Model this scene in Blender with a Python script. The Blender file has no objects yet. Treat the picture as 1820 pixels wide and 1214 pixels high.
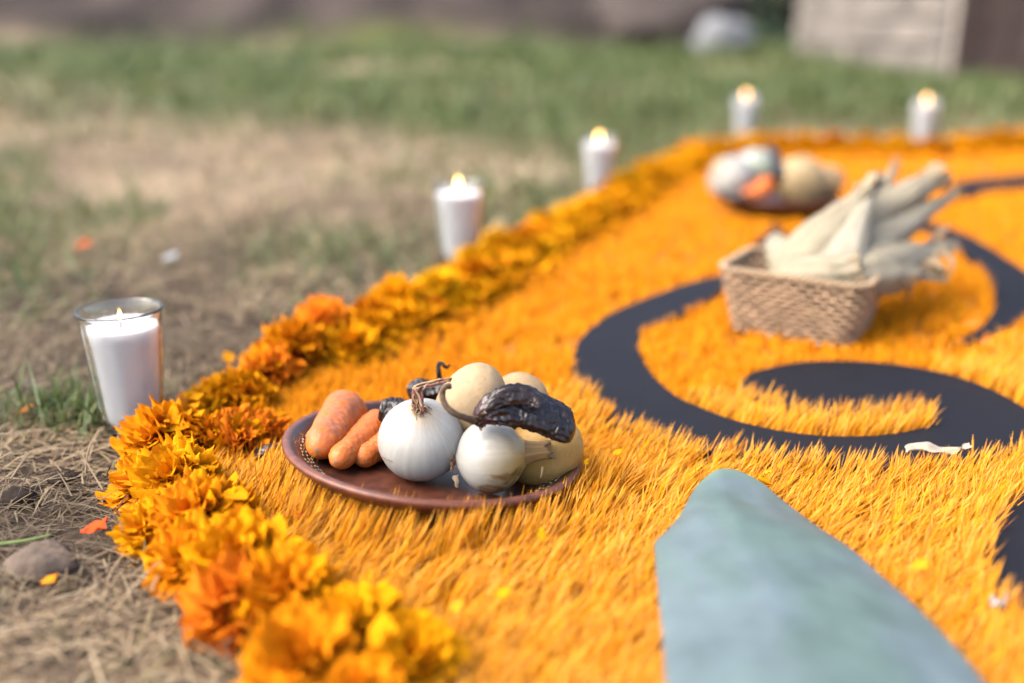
import bpy, bmesh, math, random
import numpy as np
from mathutils import Vector, Matrix, noise as mn, Euler

rng = np.random.default_rng(7)
random.seed(7)
sc = bpy.context.scene
COL = sc.collection
R = math.radians
PI = math.pi

# ------------------------------------------------------------------ camera
CAM_H = 0.37
PITCH = R(18.1)
cam_d = bpy.data.cameras.new('camera')
cam = bpy.data.objects.new('camera', cam_d)
COL.objects.link(cam)
cam.location = (0, 0, CAM_H)
cam.rotation_euler = (PI/2 - PITCH, 0, 0)
cam_d.sensor_width = 36
cam_d.lens = 35
cam_d.clip_start = 0.02
cam_d.clip_end = 400
cam_d.dof.use_dof = True
cam_d.dof.focus_distance = 0.785
cam_d.dof.aperture_fstop = 1.6
cam_d.dof.aperture_blades = 0
sc.camera = cam

# ------------------------------------------------------------------ sky, sun, exposure
SUN_EL, SUN_AZ = R(50), R(-108)          # azimuth measured from +Y towards +X
world = bpy.data.worlds.new('World')
sc.world = world
world.use_nodes = True
wn = world.node_tree.nodes
wn.clear()
sky = wn.new('ShaderNodeTexSky')
sky.sky_type = 'NISHITA'
sky.sun_disc = False
sky.sun_elevation = SUN_EL
sky.sun_rotation = SUN_AZ
sky.air_density = 1.0
sky.dust_density = 4.0
sky.ozone_density = 0.3
bg = wn.new('ShaderNodeBackground')
bg.inputs['Strength'].default_value = 0.15
wo = wn.new('ShaderNodeOutputWorld')
world.node_tree.links.new(sky.outputs[0], bg.inputs[0])
world.node_tree.links.new(bg.outputs[0], wo.inputs[0])
sun_d = bpy.data.lights.new('sun', 'SUN')
sun_d.energy = 2.0
sun_d.angle = R(60)
sun_d.color = (1.0, 0.92, 0.82)
sun = bpy.data.objects.new('sun', sun_d)
COL.objects.link(sun)
sd = Vector((math.sin(SUN_AZ)*math.cos(SUN_EL), math.cos(SUN_AZ)*math.cos(SUN_EL), math.sin(SUN_EL)))
sun.rotation_euler = sd.to_track_quat('Z', 'Y').to_euler()
sun.location = sd*20
sc.view_settings.view_transform = 'Standard'
sc.view_settings.look = 'None'
sc.view_settings.gamma = 1
sc.view_settings.use_curve_mapping = False
sc.view_settings.exposure = 1.95
sc.cycles.use_denoising = True
sc.cycles.max_bounces = 18
sc.cycles.diffuse_bounces = 14
sc.cycles.transmission_bounces = 14
sc.cycles.transparent_max_bounces = 8
sc.cycles.caustics_refractive = True
sc.cycles.caustics_reflective = True

# ------------------------------------------------------------------ helpers
FPX = 35/36*1820
FW = np.array([0, math.cos(PITCH), -math.sin(PITCH)])
UP = np.array([0, math.sin(PITCH), math.cos(PITCH)])

def P(x, y, z=0.0):
    """the place at height z that is seen at photo point x, y"""
    d = FPX*FW + (x-910)*np.array([1., 0, 0]) + (607-y)*UP
    t = (z-CAM_H)/d[2]
    q = np.array([0, 0, CAM_H]) + t*d
    return q

def PV(x, y, z=0.0):
    return Vector(P(x, y, z))

def smooth(a, b, x):
    t = np.clip((x-a)/(b-a), 0, 1)
    return t*t*(3-2*t)

_tab = np.random.default_rng(3).random((256, 256))
def vnoise(x, y):
    xi = np.floor(x).astype(int); yi = np.floor(y).astype(int)
    fx = x-xi; fy = y-yi
    fx = fx*fx*(3-2*fx); fy = fy*fy*(3-2*fy)
    g = lambda a, b: _tab[a & 255, b & 255]
    return (g(xi, yi)*(1-fx)+g(xi+1, yi)*fx)*(1-fy) + (g(xi, yi+1)*(1-fx)+g(xi+1, yi+1)*fx)*fy
def fbm(x, y, o=4):
    s = 0; a = .5; t = 0
    for i in range(o):
        s = s + a*vnoise(x*2**i+17*i, y*2**i+31*i); t += a; a *= .5
    return s/t                                   # 0..1

def props(o, label=None, cat=None, group=None, kind=None):
    if label: o['label'] = label
    if cat: o['category'] = cat
    if group: o['group'] = group
    if kind: o['kind'] = kind
    return o

def mesh_np(name, verts, faces, cols=None, smooth_=True):
    """verts (N,3), faces list of arrays (M,k); cols (N,3)"""
    me = bpy.data.meshes.new(name)
    verts = np.asarray(verts, dtype=np.float32)
    if isinstance(faces, np.ndarray): faces = [faces]
    faces = [np.asarray(f, dtype=np.int32) for f in faces if len(f)]
    me.vertices.add(len(verts)); me.vertices.foreach_set('co', verts.ravel())
    nl = sum(f.size for f in faces); nf = sum(len(f) for f in faces)
    me.loops.add(nl); me.loops.foreach_set('vertex_index', np.concatenate([f.ravel() for f in faces]))
    me.polygons.add(nf)
    sizes = np.concatenate([np.full(len(f), f.shape[1], dtype=np.int32) for f in faces])
    starts = np.concatenate([[0], np.cumsum(sizes)[:-1]]).astype(np.int32)
    me.polygons.foreach_set('loop_start', starts)
    me.polygons.foreach_set('use_smooth', np.full(nf, smooth_))
    me.update(calc_edges=True)
    me.validate()
    if cols is not None:
        a = me.color_attributes.new('col', 'FLOAT_COLOR', 'POINT')
        c = np.ones((len(verts), 4), dtype=np.float32); c[:, :3] = np.clip(cols, 0, 1)
        a.data.foreach_set('color', c.ravel())
    return me

def obj(name, me, m=None, parent=None, loc=None, rot=None, **kw):
    o = bpy.data.objects.new(name, me)
    COL.objects.link(o)
    if m is not None and not me.materials: me.materials.append(m)
    if parent is not None: o.parent = parent
    if loc is not None: o.location = loc
    if rot is not None: o.rotation_euler = rot
    props(o, **kw)
    return o

def empty(name, loc, rot=(0, 0, 0), **kw):
    o = bpy.data.objects.new(name, None)
    COL.objects.link(o)
    o.empty_display_size = .02
    o.location = loc; o.rotation_euler = rot
    props(o, **kw)
    return o

# ---- materials
def mat(name, base=(.5, .5, .5), rough=.7, use_col=True, spec=.4, trans=0.0, noise=0.0, nscale=60, bump=0.0,
        bscale=150, coat=0.0, sss=0.0, sssr=(.01, .005, .003), tcol=None, bdist=.001, detail=6):
    """base is a multiplier on the mesh's own colours when use_col"""
    m = bpy.data.materials.new(name); m.use_nodes = True
    nt = m.node_tree; N = nt.nodes; L = nt.links
    b = N['Principled BSDF']; out = N['Material Output']
    b.inputs['Roughness'].default_value = rough
    b.inputs['Specular IOR Level'].default_value = spec
    b.inputs['Coat Weight'].default_value = coat
    b.inputs['Coat Roughness'].default_value = .12
    if use_col:
        a = N.new('ShaderNodeAttribute'); a.attribute_name = 'col'; c = a.outputs['Color']
        mul = N.new('ShaderNodeMix'); mul.data_type = 'RGBA'; mul.blend_type = 'MULTIPLY'
        mul.inputs[0].default_value = 1; L.new(c, mul.inputs[6]); mul.inputs[7].default_value = (*base, 1)
        c = mul.outputs[2]
    else:
        r = N.new('ShaderNodeRGB'); r.outputs[0].default_value = (*base, 1); c = r.outputs[0]
    tc = N.new('ShaderNodeTexCoord')
    if noise > 0:
        n = N.new('ShaderNodeTexNoise'); n.inputs['Scale'].default_value = nscale; n.inputs['Detail'].default_value = detail
        L.new(tc.outputs['Object'], n.inputs['Vector'])
        mr = N.new('ShaderNodeMapRange'); mr.inputs[1].default_value = .25; mr.inputs[2].default_value = .75
        mr.inputs[3].default_value = 1-noise; mr.inputs[4].default_value = 1+noise*.6
        L.new(n.outputs[0], mr.inputs[0])
        mx = N.new('ShaderNodeMix'); mx.data_type = 'RGBA'; mx.blend_type = 'MULTIPLY'; mx.inputs[0].default_value = 1
        L.new(c, mx.inputs[6]); L.new(mr.outputs[0], mx.inputs[7]); c = mx.outputs[2]
    L.new(c, b.inputs['Base Color'])
    if bump > 0:
        n2 = N.new('ShaderNodeTexNoise'); n2.inputs['Scale'].default_value = bscale; n2.inputs['Detail'].default_value = detail
        L.new(tc.outputs['Object'], n2.inputs['Vector'])
        bp = N.new('ShaderNodeBump'); bp.inputs['Strength'].default_value = bump; bp.inputs['Distance'].default_value = bdist
        L.new(n2.outputs[0], bp.inputs['Height']); L.new(bp.outputs[0], b.inputs['Normal'])
    if sss > 0:
        b.inputs['Subsurface Weight'].default_value = sss
        b.inputs['Subsurface Radius'].default_value = sssr
        b.inputs['Subsurface Scale'].default_value = 1.0
    if trans > 0:
        t = N.new('ShaderNodeBsdfTranslucent')
        if tcol is None: L.new(c, t.inputs[0])
        else: t.inputs[0].default_value = (*tcol, 1)
        ms = N.new('ShaderNodeMixShader'); ms.inputs[0].default_value = trans
        L.new(b.outputs[0], ms.inputs[1]); L.new(t.outputs[0], ms.inputs[2]); L.new(ms.outputs[0], out.inputs[0])
    return m

M = {}
M['ground'] = mat('soil and thatch', rough=.95, spec=.1, noise=.35, nscale=45, bump=.6, bscale=60, bdist=.01, detail=10)
M['straw'] = mat('dry straw', rough=.75, spec=.25, trans=.15)
M['grass'] = mat('green grass', rough=.55, spec=.35, trans=.3)
M['turf'] = mat('dyed turf yarn', rough=.7, spec=.03, trans=.15)
M['backing'] = mat('turf backing', (.30, .10, .012), .9, False, .1, noise=.4, nscale=90)
M['board'] = mat('matte black painted board', (.0065, .0068, .0095), .65, False, .12, noise=.12, nscale=30, bump=.08, bscale=400, bdist=.0004)
M['petal'] = mat('marigold petal', rough=.7, spec=.02, trans=.14)
M['calyx'] = mat('marigold calyx', (.09, .16, .04), .7, False, .3)
M['clay'] = mat('glazed red clay', rough=.42, spec=.3, noise=.45, nscale=110, bump=.3, bscale=140, coat=.12, bdist=.0006)
M['slip'] = mat('cream slip', (.58, .50, .37), .6, False, .4)
M['onion'] = mat('white onion skin', rough=.33, spec=.45, bump=.12, bscale=90, bdist=.0006, sss=.12, sssr=(.012, .010, .007))
M['fibre'] = mat('dry root fibre', rough=.85, spec=.2)
M['papery'] = mat('papery onion skin', rough=.7, spec=.2, trans=.1)
M['carrot'] = mat('dusty carrot skin', rough=.55, spec=.35, noise=.12, nscale=220, bump=.5, bscale=260, bdist=.0006)
M['potato'] = mat('pale potato skin', rough=.58, spec=.25, noise=.16, nscale=55, bump=.4, bscale=190, bdist=.0006, sss=.06, sssr=(.008, .005, .002))
M['chili'] = mat('leathery dried chili', rough=.30, spec=.42, noise=.35, nscale=130, bump=.35, bscale=220, bdist=.0010)
M['stem'] = mat('dry stem', rough=.85, spec=.2, noise=.35, nscale=300, bump=.5, bscale=500, bdist=.0006)
M['wax'] = mat('white candle wax', (.60, .575, .61), .45, False, .4, sss=.7, sssr=(.014, .013, .012))
M['wick'] = mat('burnt wick', (.02, .018, .016), .9, False, .1)
M['agave'] = mat('waxy agave leaf', rough=.45, spec=.35, noise=.22, nscale=38, bump=.15, bscale=60, bdist=.001, detail=9)
M['weave'] = mat('woven palm strip', rough=.6, spec=.3, noise=.2, nscale=160)
M['husk'] = mat('dry corn husk', rough=.6, spec=.25, trans=.25, bump=.3, bscale=120, bdist=.0008)
M['stone'] = mat('limestone', rough=.9, spec=.2, noise=.25, nscale=14, bump=.7, bscale=22, bdist=.02)
M['face_and_trunk'] = mat('shaded wall face and trunk', rough=.85, spec=.2, noise=.3, nscale=9, bump=.4, bscale=30, bdist=.006)
M['leaf'] = mat('shrub leaf', rough=.6, spec=.3, trans=.2)

def glass_mat():
    m = bpy.data.materials.new('clear glass'); m.use_nodes = True
    b = m.node_tree.nodes['Principled BSDF']
    b.inputs['Base Color'].default_value = (.93, .97, .955, 1)
    b.inputs['Transmission Weight'].default_value = 1
    b.inputs['Roughness'].default_value = .015
    b.inputs['IOR'].default_value = 1.47
    return m
M['glass'] = glass_mat()
def flame_mat():
    m = bpy.data.materials.new('candle flame'); m.use_nodes = True
    nt = m.node_tree; nt.nodes.clear()
    e = nt.nodes.new('ShaderNodeEmission'); o = nt.nodes.new('ShaderNodeOutputMaterial')
    e.inputs[0].default_value = (1, .46, .12, 1); e.inputs[1].default_value = 7
    nt.links.new(e.outputs[0], o.inputs[0])
    return m
M['flame'] = flame_mat()

# ---- shape builders
def loft(path, radii, nseg=24, disp=None, col=None, flat=None, ref=(0, 0, 1), caps=True, name='loft'):
    """tube through path (Vectors) with radii; disp(i_t, ang, p)->radial offset; col(t, ang)->rgb; flat(t)->(a,b) cross axes"""
    n = len(path)
    path = [Vector(p) for p in path]
    T = []
    for i in range(n):
        a = path[max(0, i-1)]; b = path[min(n-1, i+1)]
        T.append((b-a).normalized())
    up = Vector(ref)
    nrm = (up - T[0]*up.dot(T[0]))
    if nrm.length < 1e-4: nrm = Vector((1, 0, 0)) - T[0]*T[0].x
    nrm.normalize()
    vs = []; cs = []
    for i in range(n):
        nrm = (nrm - T[i]*nrm.dot(T[i])).normalized()
        bn = T[i].cross(nrm)
        t = i/(n-1)
        fa, fb = flat(t) if flat else (1, 1)
        for k in range(nseg):
            a = 2*PI*k/nseg
            r = radii[i]
            q = path[i] + nrm*(math.cos(a)*r*fa) + bn*(math.sin(a)*r*fb)
            if disp:
                d = disp(t, a, q)
                q = q + (nrm*math.cos(a)+bn*math.sin(a))*d
            vs.append(q); cs.append(col(t, a) if col else (1, 1, 1))
    i0 = np.arange(n-1)[:, None]*nseg; k = np.arange(nseg)[None, :]; k1 = (k+1) % nseg
    quads = np.stack([i0+k, i0+k1, i0+nseg+k1, i0+nseg+k], -1).reshape(-1, 4)
    faces = [quads]
    if caps:
        vs.append(path[0]); vs.append(path[-1]); cs.append(cs[0]); cs.append(cs[-2 if False else (n-1)*nseg])
        c0 = n*nseg; c1 = c0+1
        kk = np.arange(nseg); kk1 = (kk+1) % nseg
        faces.append(np.stack([np.full(nseg, c0), kk1, kk], -1))
        faces.append(np.stack([np.full(nseg, c1), (n-1)*nseg+kk, (n-1)*nseg+kk1], -1))
    return np.array([tuple(v) for v in vs]), faces, np.array(cs)

class MB:
    def __init__(s): s.v = []; s.f = {}; s.c = []; s.n = 0
    def add(s, v, faces, c=None):
        v = np.asarray(v, float)
        if isinstance(faces, np.ndarray): faces = [faces]
        for f in faces:
            f = np.asarray(f)
            if len(f): s.f.setdefault(f.shape[1], []).append(f+s.n)
        s.v.append(v)
        if c is None: c = np.ones((len(v), 3))
        c = np.asarray(c, float)
        if c.ndim == 1: c = np.tile(c, (len(v), 1))
        s.c.append(c); s.n += len(v)
    def mesh(s, name, smooth_=True):
        return mesh_np(name, np.concatenate(s.v), [np.concatenate(x) for x in s.f.values()], np.concatenate(s.c), smooth_)

def crom(pts, n=10, closed=False):
    pts = [np.array(p, float) for p in pts]; out = []; m = len(pts)
    rngi = range(m) if closed else range(m-1)
    for i in rngi:
        if closed: a, b, c, d = pts[(i-1) % m], pts[i], pts[(i+1) % m], pts[(i+2) % m]
        else: a, b, c, d = pts[max(i-1, 0)], pts[i], pts[i+1], pts[min(i+2, m-1)]
        for k in range(n):
            t = k/n
            out.append(.5*((2*b)+(-a+c)*t+(2*a-5*b+4*c-d)*t*t+(-a+3*b-3*c+d)*t**3))
    if not closed: out.append(pts[-1])
    return out

def inpoly(poly, x, y):
    poly = np.asarray(poly)[:, :2]; ins = np.zeros(x.shape, bool); n = len(poly)
    j = n-1
    for i in range(n):
        xi, yi = poly[i]; xj, yj = poly[j]
        c = ((yi > y) != (yj > y)) & (x < (xj-xi)*(y-yi)/(yj-yi+1e-12)+xi)
        ins ^= c; j = i
    return ins

def grow(x, y, poly):
    """distance from points to the polygon's outline"""
    poly = np.asarray(poly)[:, :2]; d = np.full(x.shape, 1e9)
    q = np.roll(poly, -1, 0)
    for (ax, ay), (bx, by) in zip(poly, q):
        vx, vy = bx-ax, by-ay; L2 = vx*vx+vy*vy+1e-12
        t = np.clip(((x-ax)*vx+(y-ay)*vy)/L2, 0, 1)
        d = np.minimum(d, np.hypot(x-ax-t*vx, y-ay-t*vy))
    return d

def blades(root, az, tilt0, tilt1, length, width, twist, c0, c1, segs=3):
    """ribbon blades; arrays of N; returns verts, faces, colours"""
    N = len(root); ts = np.linspace(0, 1, segs+1)
    pos = root.copy(); rows = []; cols = []
    h = np.stack([np.cos(az), np.sin(az), np.zeros(N)], -1)
    side = np.stack([-np.sin(az+twist), np.cos(az+twist), np.zeros(N)], -1)
    prev = 0
    for t in ts:
        dt = t-prev; prev = t
        tl = tilt0+(tilt1-tilt0)*(t-dt/2)
        pos = pos + (h*np.sin(tl)[:, None] + np.array([0, 0, 1.])*np.cos(tl)[:, None])*(length*dt)[:, None]
        w = width*(1.0 if t < .99 else 0.0)*(1-.25*t)
        if t < .99:
            rows.append(pos-side*w[:, None]/2); rows.append(pos+side*w[:, None]/2)
            cc = c0+(c1-c0)*t; cols.append(cc); cols.append(cc)
        else:
            rows.append(pos); cols.append(c1)
    nv = len(rows)
    V = np.stack(rows, 1).reshape(-1, 3); C = np.stack(cols, 1).reshape(-1, 3)
    b = (np.arange(N)*nv)[:, None]
    q = []
    for s in range(segs-1):
        q.append(b+np.array([2*s, 2*s+1, 2*s+3, 2*s+2]))
    quads = np.concatenate(q) if q else np.zeros((0, 4), int)
    s = segs-1
    tris = b+np.array([2*s, 2*s+1, 2*s+2])
    return V, [quads, tris], C

# ------------------------------------------------------------------ layout shared by several builders
# outer line of the flower border, at ground level
BORDER_PX = [(575, 1330), (480, 1235), (402, 1160), (340, 1050), (275, 975), (222, 890), (240, 800), (320, 742), (410, 690), (540, 626),
             (640, 588), (740, 543), (815, 506), (880, 458), (960, 420), (1040, 381), (1110, 337), (1170, 306), (1230, 285),
             (1330, 274), (1430, 270), (1540, 271), (1650, 272), (1760, 264), (1900, 260), (2050, 258)]
border = np.array([P(x, y, 0)[:2] for x, y in crom(BORDER_PX, 6)])
mat_poly = np.vstack([border, [[2.6, 3.1], [1.9, 1.0], [0.9, .35], [0.35, .2], [-.05, .22], [border[0, 0], border[0, 1]]]])
BZ = .016
boardA = crom([(1400, 478), (1340, 480), (1285, 489), (1228, 501), (1160, 525), (1100, 550), (1060, 574), (1030, 605), (1016, 640), (1018, 672), (1032, 705),
               (1060, 735), (1100, 760), (1150, 780), (1215, 797), (1300, 808), (1400, 820), (1500, 830), (1600, 834), (1700, 828), (1780, 812), (1850, 790),
               (1880, 768), (1860, 745), (1820, 724), (1790, 706), (1750, 687), (1700, 669), (1650, 657), (1580, 646),
               (1500, 641), (1430, 643), (1370, 653), (1332, 665), (1316, 681), (1322, 700), (1365, 715), (1420, 732), (1480, 742),
               (1540, 738), (1590, 730), (1635, 734), (1658, 745), (1648, 757), (1600, 769), (1540, 775), (1460, 774),
               (1380, 764), (1300, 745), (1240, 722), (1200, 703), (1165, 672), (1142, 640), (1134, 612), (1143, 588), (1185, 570),
               (1222, 554), (1262, 530), (1292, 512), (1345, 500), (1410, 500)], 6, True)
boardB = crom([(1560, 392), (1600, 386), (1640, 391), (1690, 406), (1740, 428), (1790, 460), (1835, 490), (1850, 520), (1840, 545), (1805, 574), (1765, 597),
               (1725, 609), (1690, 609), (1725, 594), (1752, 572), (1768, 548), (1769, 524), (1762, 500), (1745, 478), (1720, 452),
               (1690, 430), (1650, 413), (1600, 405), (1560, 402)], 6, True)
boardC = crom([(1376, 397), (1363, 412), (1346, 430), (1332, 452), (1380, 466), (1430, 460), (1418, 430), (1392, 412)], 6, True)
boardD = crom([(1680, 352), (1684, 332), (1715, 321), (1770, 314), (1840, 309), (1920, 309), (1920, 328), (1840, 329), (1770, 335), (1720, 347)], 6, True)
boardE = crom([(1900, 838), (1850, 856), (1810, 880), (1778, 910), (1758, 942), (1749, 975), (1750, 1012), (1758, 1045), (1772, 1075),
               (1800, 1112), (1840, 1160), (1900, 1200), (2000, 1200), (2040, 1000), (1990, 850)], 6, True)
BOARDS = [[P(x, y, BZ) for x, y in b] for b in (boardA, boardB, boardC, boardD, boardE)]

PLATE_C = Vector(P(769, 795, .033)); PLATE_C.z = .0255
PLATE_R = .122
PLATE2_C = Vector(P(1378, 350, .035))
BK_C = Vector((.347, 1.145, 0)); BK_ROT = math.atan2(-.09, .145)
BK_LX, BK_LY = .171, .132

# agave leaf rows: photo points of left edge, ridge, right edge
LEAF = [((1240, 862), (1290, 838), (1352, 852)), ((1222, 890), (1295, 862), (1400, 890)), ((1205, 918), (1300, 900), (1450, 930)),
        ((1182, 942), (1312, 940), (1502, 968)), ((1160, 962), (1325, 980), (1548, 1005)), ((1163, 1010), (1350, 1030), (1600, 1052)),
        ((1168, 1070), (1385, 1090), (1655, 1105)), ((1174, 1140), (1420, 1160), (1710, 1165)), ((1178, 1230), (1450, 1250), (1765, 1235)),
        ((1185, 1370), (1490, 1380), (1860, 1370)), ((1190, 1500), (1540, 1500), (1960, 1480))]
leafL = [P(r[0][0], r[0][1], .034) for r in LEAF]; leafR = [P(r[2][0], r[2][1], .034) for r in LEAF]
leaf_poly = np.array([q[:2] for q in leafL] + [q[:2] for q in leafR[::-1]])

SEAM_PX = [(380, 845), (520, 800), (770, 740), (1040, 700), (1150, 712), (1250, 716), (1330, 700), (1450, 690), (1560, 672), (1690, 656), (1760, 625), (1860, 585), (2000, 540)]
seam = np.array([P(x, y, .01)[:2] for x, y in crom(SEAM_PX, 5)])
def seam_y(x): return np.interp(x, seam[:, 0], seam[:, 1])

# ------------------------------------------------------------------ ground
def greenness(x, y):
    g = smooth(2.9, 4.4, y+.5*(fbm(x*.9, y*.9)-.5))*np.clip(-.35+2.6*fbm(x*.7+3, y*.45, 4), 0, 1)
    g = g*(1-.6*smooth(0.2, -4.0, x)*smooth(8.5, 4.0, y))
    g = g*(1-.85*smooth(.50, .62, fbm(x*1.1+31, y*.55+8, 3))*smooth(11, 8, y))
    g = g*smooth(13.5, 12.0, y+.5*np.sin(x*.8))
    g = np.maximum(g, 1.0*smooth(.56, .72, fbm(x*2.3+9, y*1.6+4, 4))*smooth(.5, .9, y))
    for px, py, r, s in ((40, 470, .16, .8), (120, 420, .12, .6), (660, 475, .14, 1.1), (540, 440, .1, .9), (300, 195, .25, .9), (730, 145, .5, .7), (830, 215, .35, .7),
                         (1130, 270, .35, .9), (1180, 215, .6, .9), (600, 450, .1, .6), (160, 250, .2, .3), (60, 520, .08, .6), (690, 320, .12, .7), (80, 575, .05, .5)):
        c = P(px, py, 0)
        g = g + .7*s*np.exp(-((x-c[0])**2+((y-c[1])*.7)**2)/(r*r))
    return np.clip(g, 0, 1)

def Hh(x, y):
    h = .014*(fbm(x*5, y*5, 3)-.5)*smooth(.0, .4, np.abs(y)+.2) + .05*(fbm(x*.9+5, y*.9, 2)-.5)*smooth(1.5, 4, y)
    ins = smooth(-.03, .12, np.where(inpoly(mat_poly, x, y), -grow(x, y, mat_poly), grow(x, y, mat_poly)))
    h = h*ins - .004*(1-ins)
    edge = smooth(3.3, 2.0, x+.25*np.sin(y*1.3)+ .4*(fbm(x*.0+y*.7, y*.5)-.5))
    h = h + smooth(12.0, 20, y)*2.4*edge*(1+.25*(fbm(x*.7, y*.7, 3)-.5)) + smooth(12, 13.2, y)*.22*edge
    return h

def axis(lo, hi, n, k):
    u = np.linspace(-1, 1, n); s = np.sinh(k*u)/math.sinh(k)
    return np.where(s < 0, -s*lo, s*hi)
gx = axis(-45, 45, 260, 5.2)
gy = .9+axis(-9, 70, 300, 4.6)
XX, YY = np.meshgrid(gx, gy)
ZZ = Hh(XX.ravel(), YY.ravel())
gv = np.stack([XX.ravel(), YY.ravel(), ZZ], -1)
nx, ny = len(gx), len(gy)
ii = (np.arange(ny-1)[:, None]*nx+np.arange(nx-1)[None, :]).ravel()
gf = np.stack([ii, ii+1, ii+nx+1, ii+nx], -1)
xv, yv = gv[:, 0], gv[:, 1]
g = greenness(xv, yv)[:, None]
n1 = fbm(xv*3, yv*2.2, 4)[:, None]; n2 = fbm(xv*9+4, yv*6, 4)[:, None]
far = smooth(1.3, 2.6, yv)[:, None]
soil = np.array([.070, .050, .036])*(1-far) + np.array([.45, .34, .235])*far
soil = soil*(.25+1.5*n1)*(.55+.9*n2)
green = np.array([.108, .128, .035])*(.1+1.8*n1)
cc = soil*(1-g*far)+green*g*far
bank = smooth(12.0, 13.0, yv+.4*np.sin(xv*1.1))[:, None]
bankc = np.array([.072, .055, .048])*(-.1+2.2*fbm(xv*1.3+2, yv*.7, 4))[:, None]
rightside = smooth(2.4, 3.4, xv)[:, None]
bankc = bankc*(1-rightside)+np.array([.035, .06, .02])*rightside
cc = cc*(1-bank)+bankc*bank
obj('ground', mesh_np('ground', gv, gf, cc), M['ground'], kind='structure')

# straw, several distance bands: (ymin, ymax, density per m2, length, width)
def scatter(bands, keep, xspan):
    out = []
    for (y0, y1, dens, L, W) in bands:
        x0, x1 = xspan(y1)
        n = int((x1-x0)*(y1-y0)*dens)
        x = rng.uniform(x0, x1, n); y = rng.uniform(y0, y1, n)
        k = keep(x, y); x = x[k]; y = y[k]
        out.append((x, y, np.full(len(x), L), np.full(len(x), W)))
    return [np.concatenate(q) for q in zip(*out)]

def offmat(x, y, d=.0):
    return ~inpoly(mat_poly, x, y) | (grow(x, y, mat_poly) < d)
span = lambda y: (-.62*y-.12, min(.62*y+.1, .45*y+1.6))
x, y, L, W = scatter([(.33, 1.15, 40000, .026, .00105), (1.15, 1.9, 9000, .045, .002), (1.9, 3.4, 3600, .06, .0035), (3.4, 6.0, 900, .08, .007)],
                     lambda x, y: offmat(x, y, .03) & (rng.random(len(x)) > .55*greenness(x, y)), span)
N = len(x)
L = L*rng.lognormal(0, .45, N); W = W*rng.uniform(.6, 1.5, N)
pal = np.array([[.46, .365, .25], [.56, .47, .34], [.36, .27, .18], [.22, .16, .11], [.64, .57, .45], [.12, .09, .065], [.32, .30, .15]])
c = pal[rng.choice(7, N, p=[.24, .17, .2, .16, .06, .12, .05])]*rng.uniform(.7, 1.1, (N, 1))*np.array([.98, .89, .76])*(1+.25*smooth(1.0, 1.6, y))[:, None]
c = c*(.15+1.65*fbm(x*6+1, y*6, 4))[:, None]
root = np.stack([x, y, Hh(x, y)+rng.uniform(-.001, .010, N)*np.clip(L/.03, 1, 2)], -1)
t0 = np.radians(rng.normal(82, 9, N)); t1 = np.radians(rng.normal(96, 12, N))
up_ = rng.random(N) < .05; L[up_] *= .45; t0[up_] = np.radians(rng.uniform(20, 60, up_.sum())); t1[up_] = t0[up_]+.4
V, F_, C = blades(root, rng.uniform(0, 2*PI, N), t0, t1, L, W, rng.normal(0, .5, N), c, c*1.05, 3)
obj('dry_straw', mesh_np('dry_straw', V, F_, C, False), M['straw'], kind='stuff',
    label='matted dry straw and dead grass covering the ground beside the orange mat', cat='straw')

# green grass
x, y, L, W = scatter([(.4, 1.15, 5000, .03, .0016), (1.15, 1.9, 4500, .04, .0026), (1.9, 3.6, 2600, .055, .004), (3.6, 7.0, 900, .08, .009), (7.0, 13.0, 160, .12, .02)],
                     lambda x, y: offmat(x, y, .01) & (rng.random(len(x)) < .06+1.0*greenness(x, y)), span)
tc_ = P(120, 762, 0)            # the tuft left of the near candle
nt_ = 420
tx = tc_[0]+rng.normal(0, .035, nt_)*1.1; ty = tc_[1]+rng.normal(.02, .022, nt_)
x = np.r_[x, tx]; y = np.r_[y, ty]; L = np.r_[L, np.full(nt_, .035)]; W = np.r_[W, np.full(nt_, .0024)]
N = len(x)
L = L*rng.lognormal(0, .35, N); W = W*rng.uniform(.7, 1.4, N)
pal = .85*np.array([[.11, .165, .035], [.15, .20, .05], [.08, .12, .03], [.20, .23, .07], [.18, .25, .10]])
c = pal[rng.choice(5, N)]*rng.uniform(.8, 1.3, (N, 1))
root = np.stack([x, y, Hh(x, y)], -1)
t0 = np.radians(rng.uniform(5, 50, N)); t1 = t0+np.radians(rng.uniform(5, 60, N))
V, F_, C = blades(root, rng.uniform(0, 2*PI, N), t0, t1, L, W, rng.normal(0, .5, N), c, c*1.2, 3)
obj('grass', mesh_np('grass', V, F_, C, False), M['grass'], kind='stuff', label='green grass growing in patches through the dry straw', cat='grass')

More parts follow.
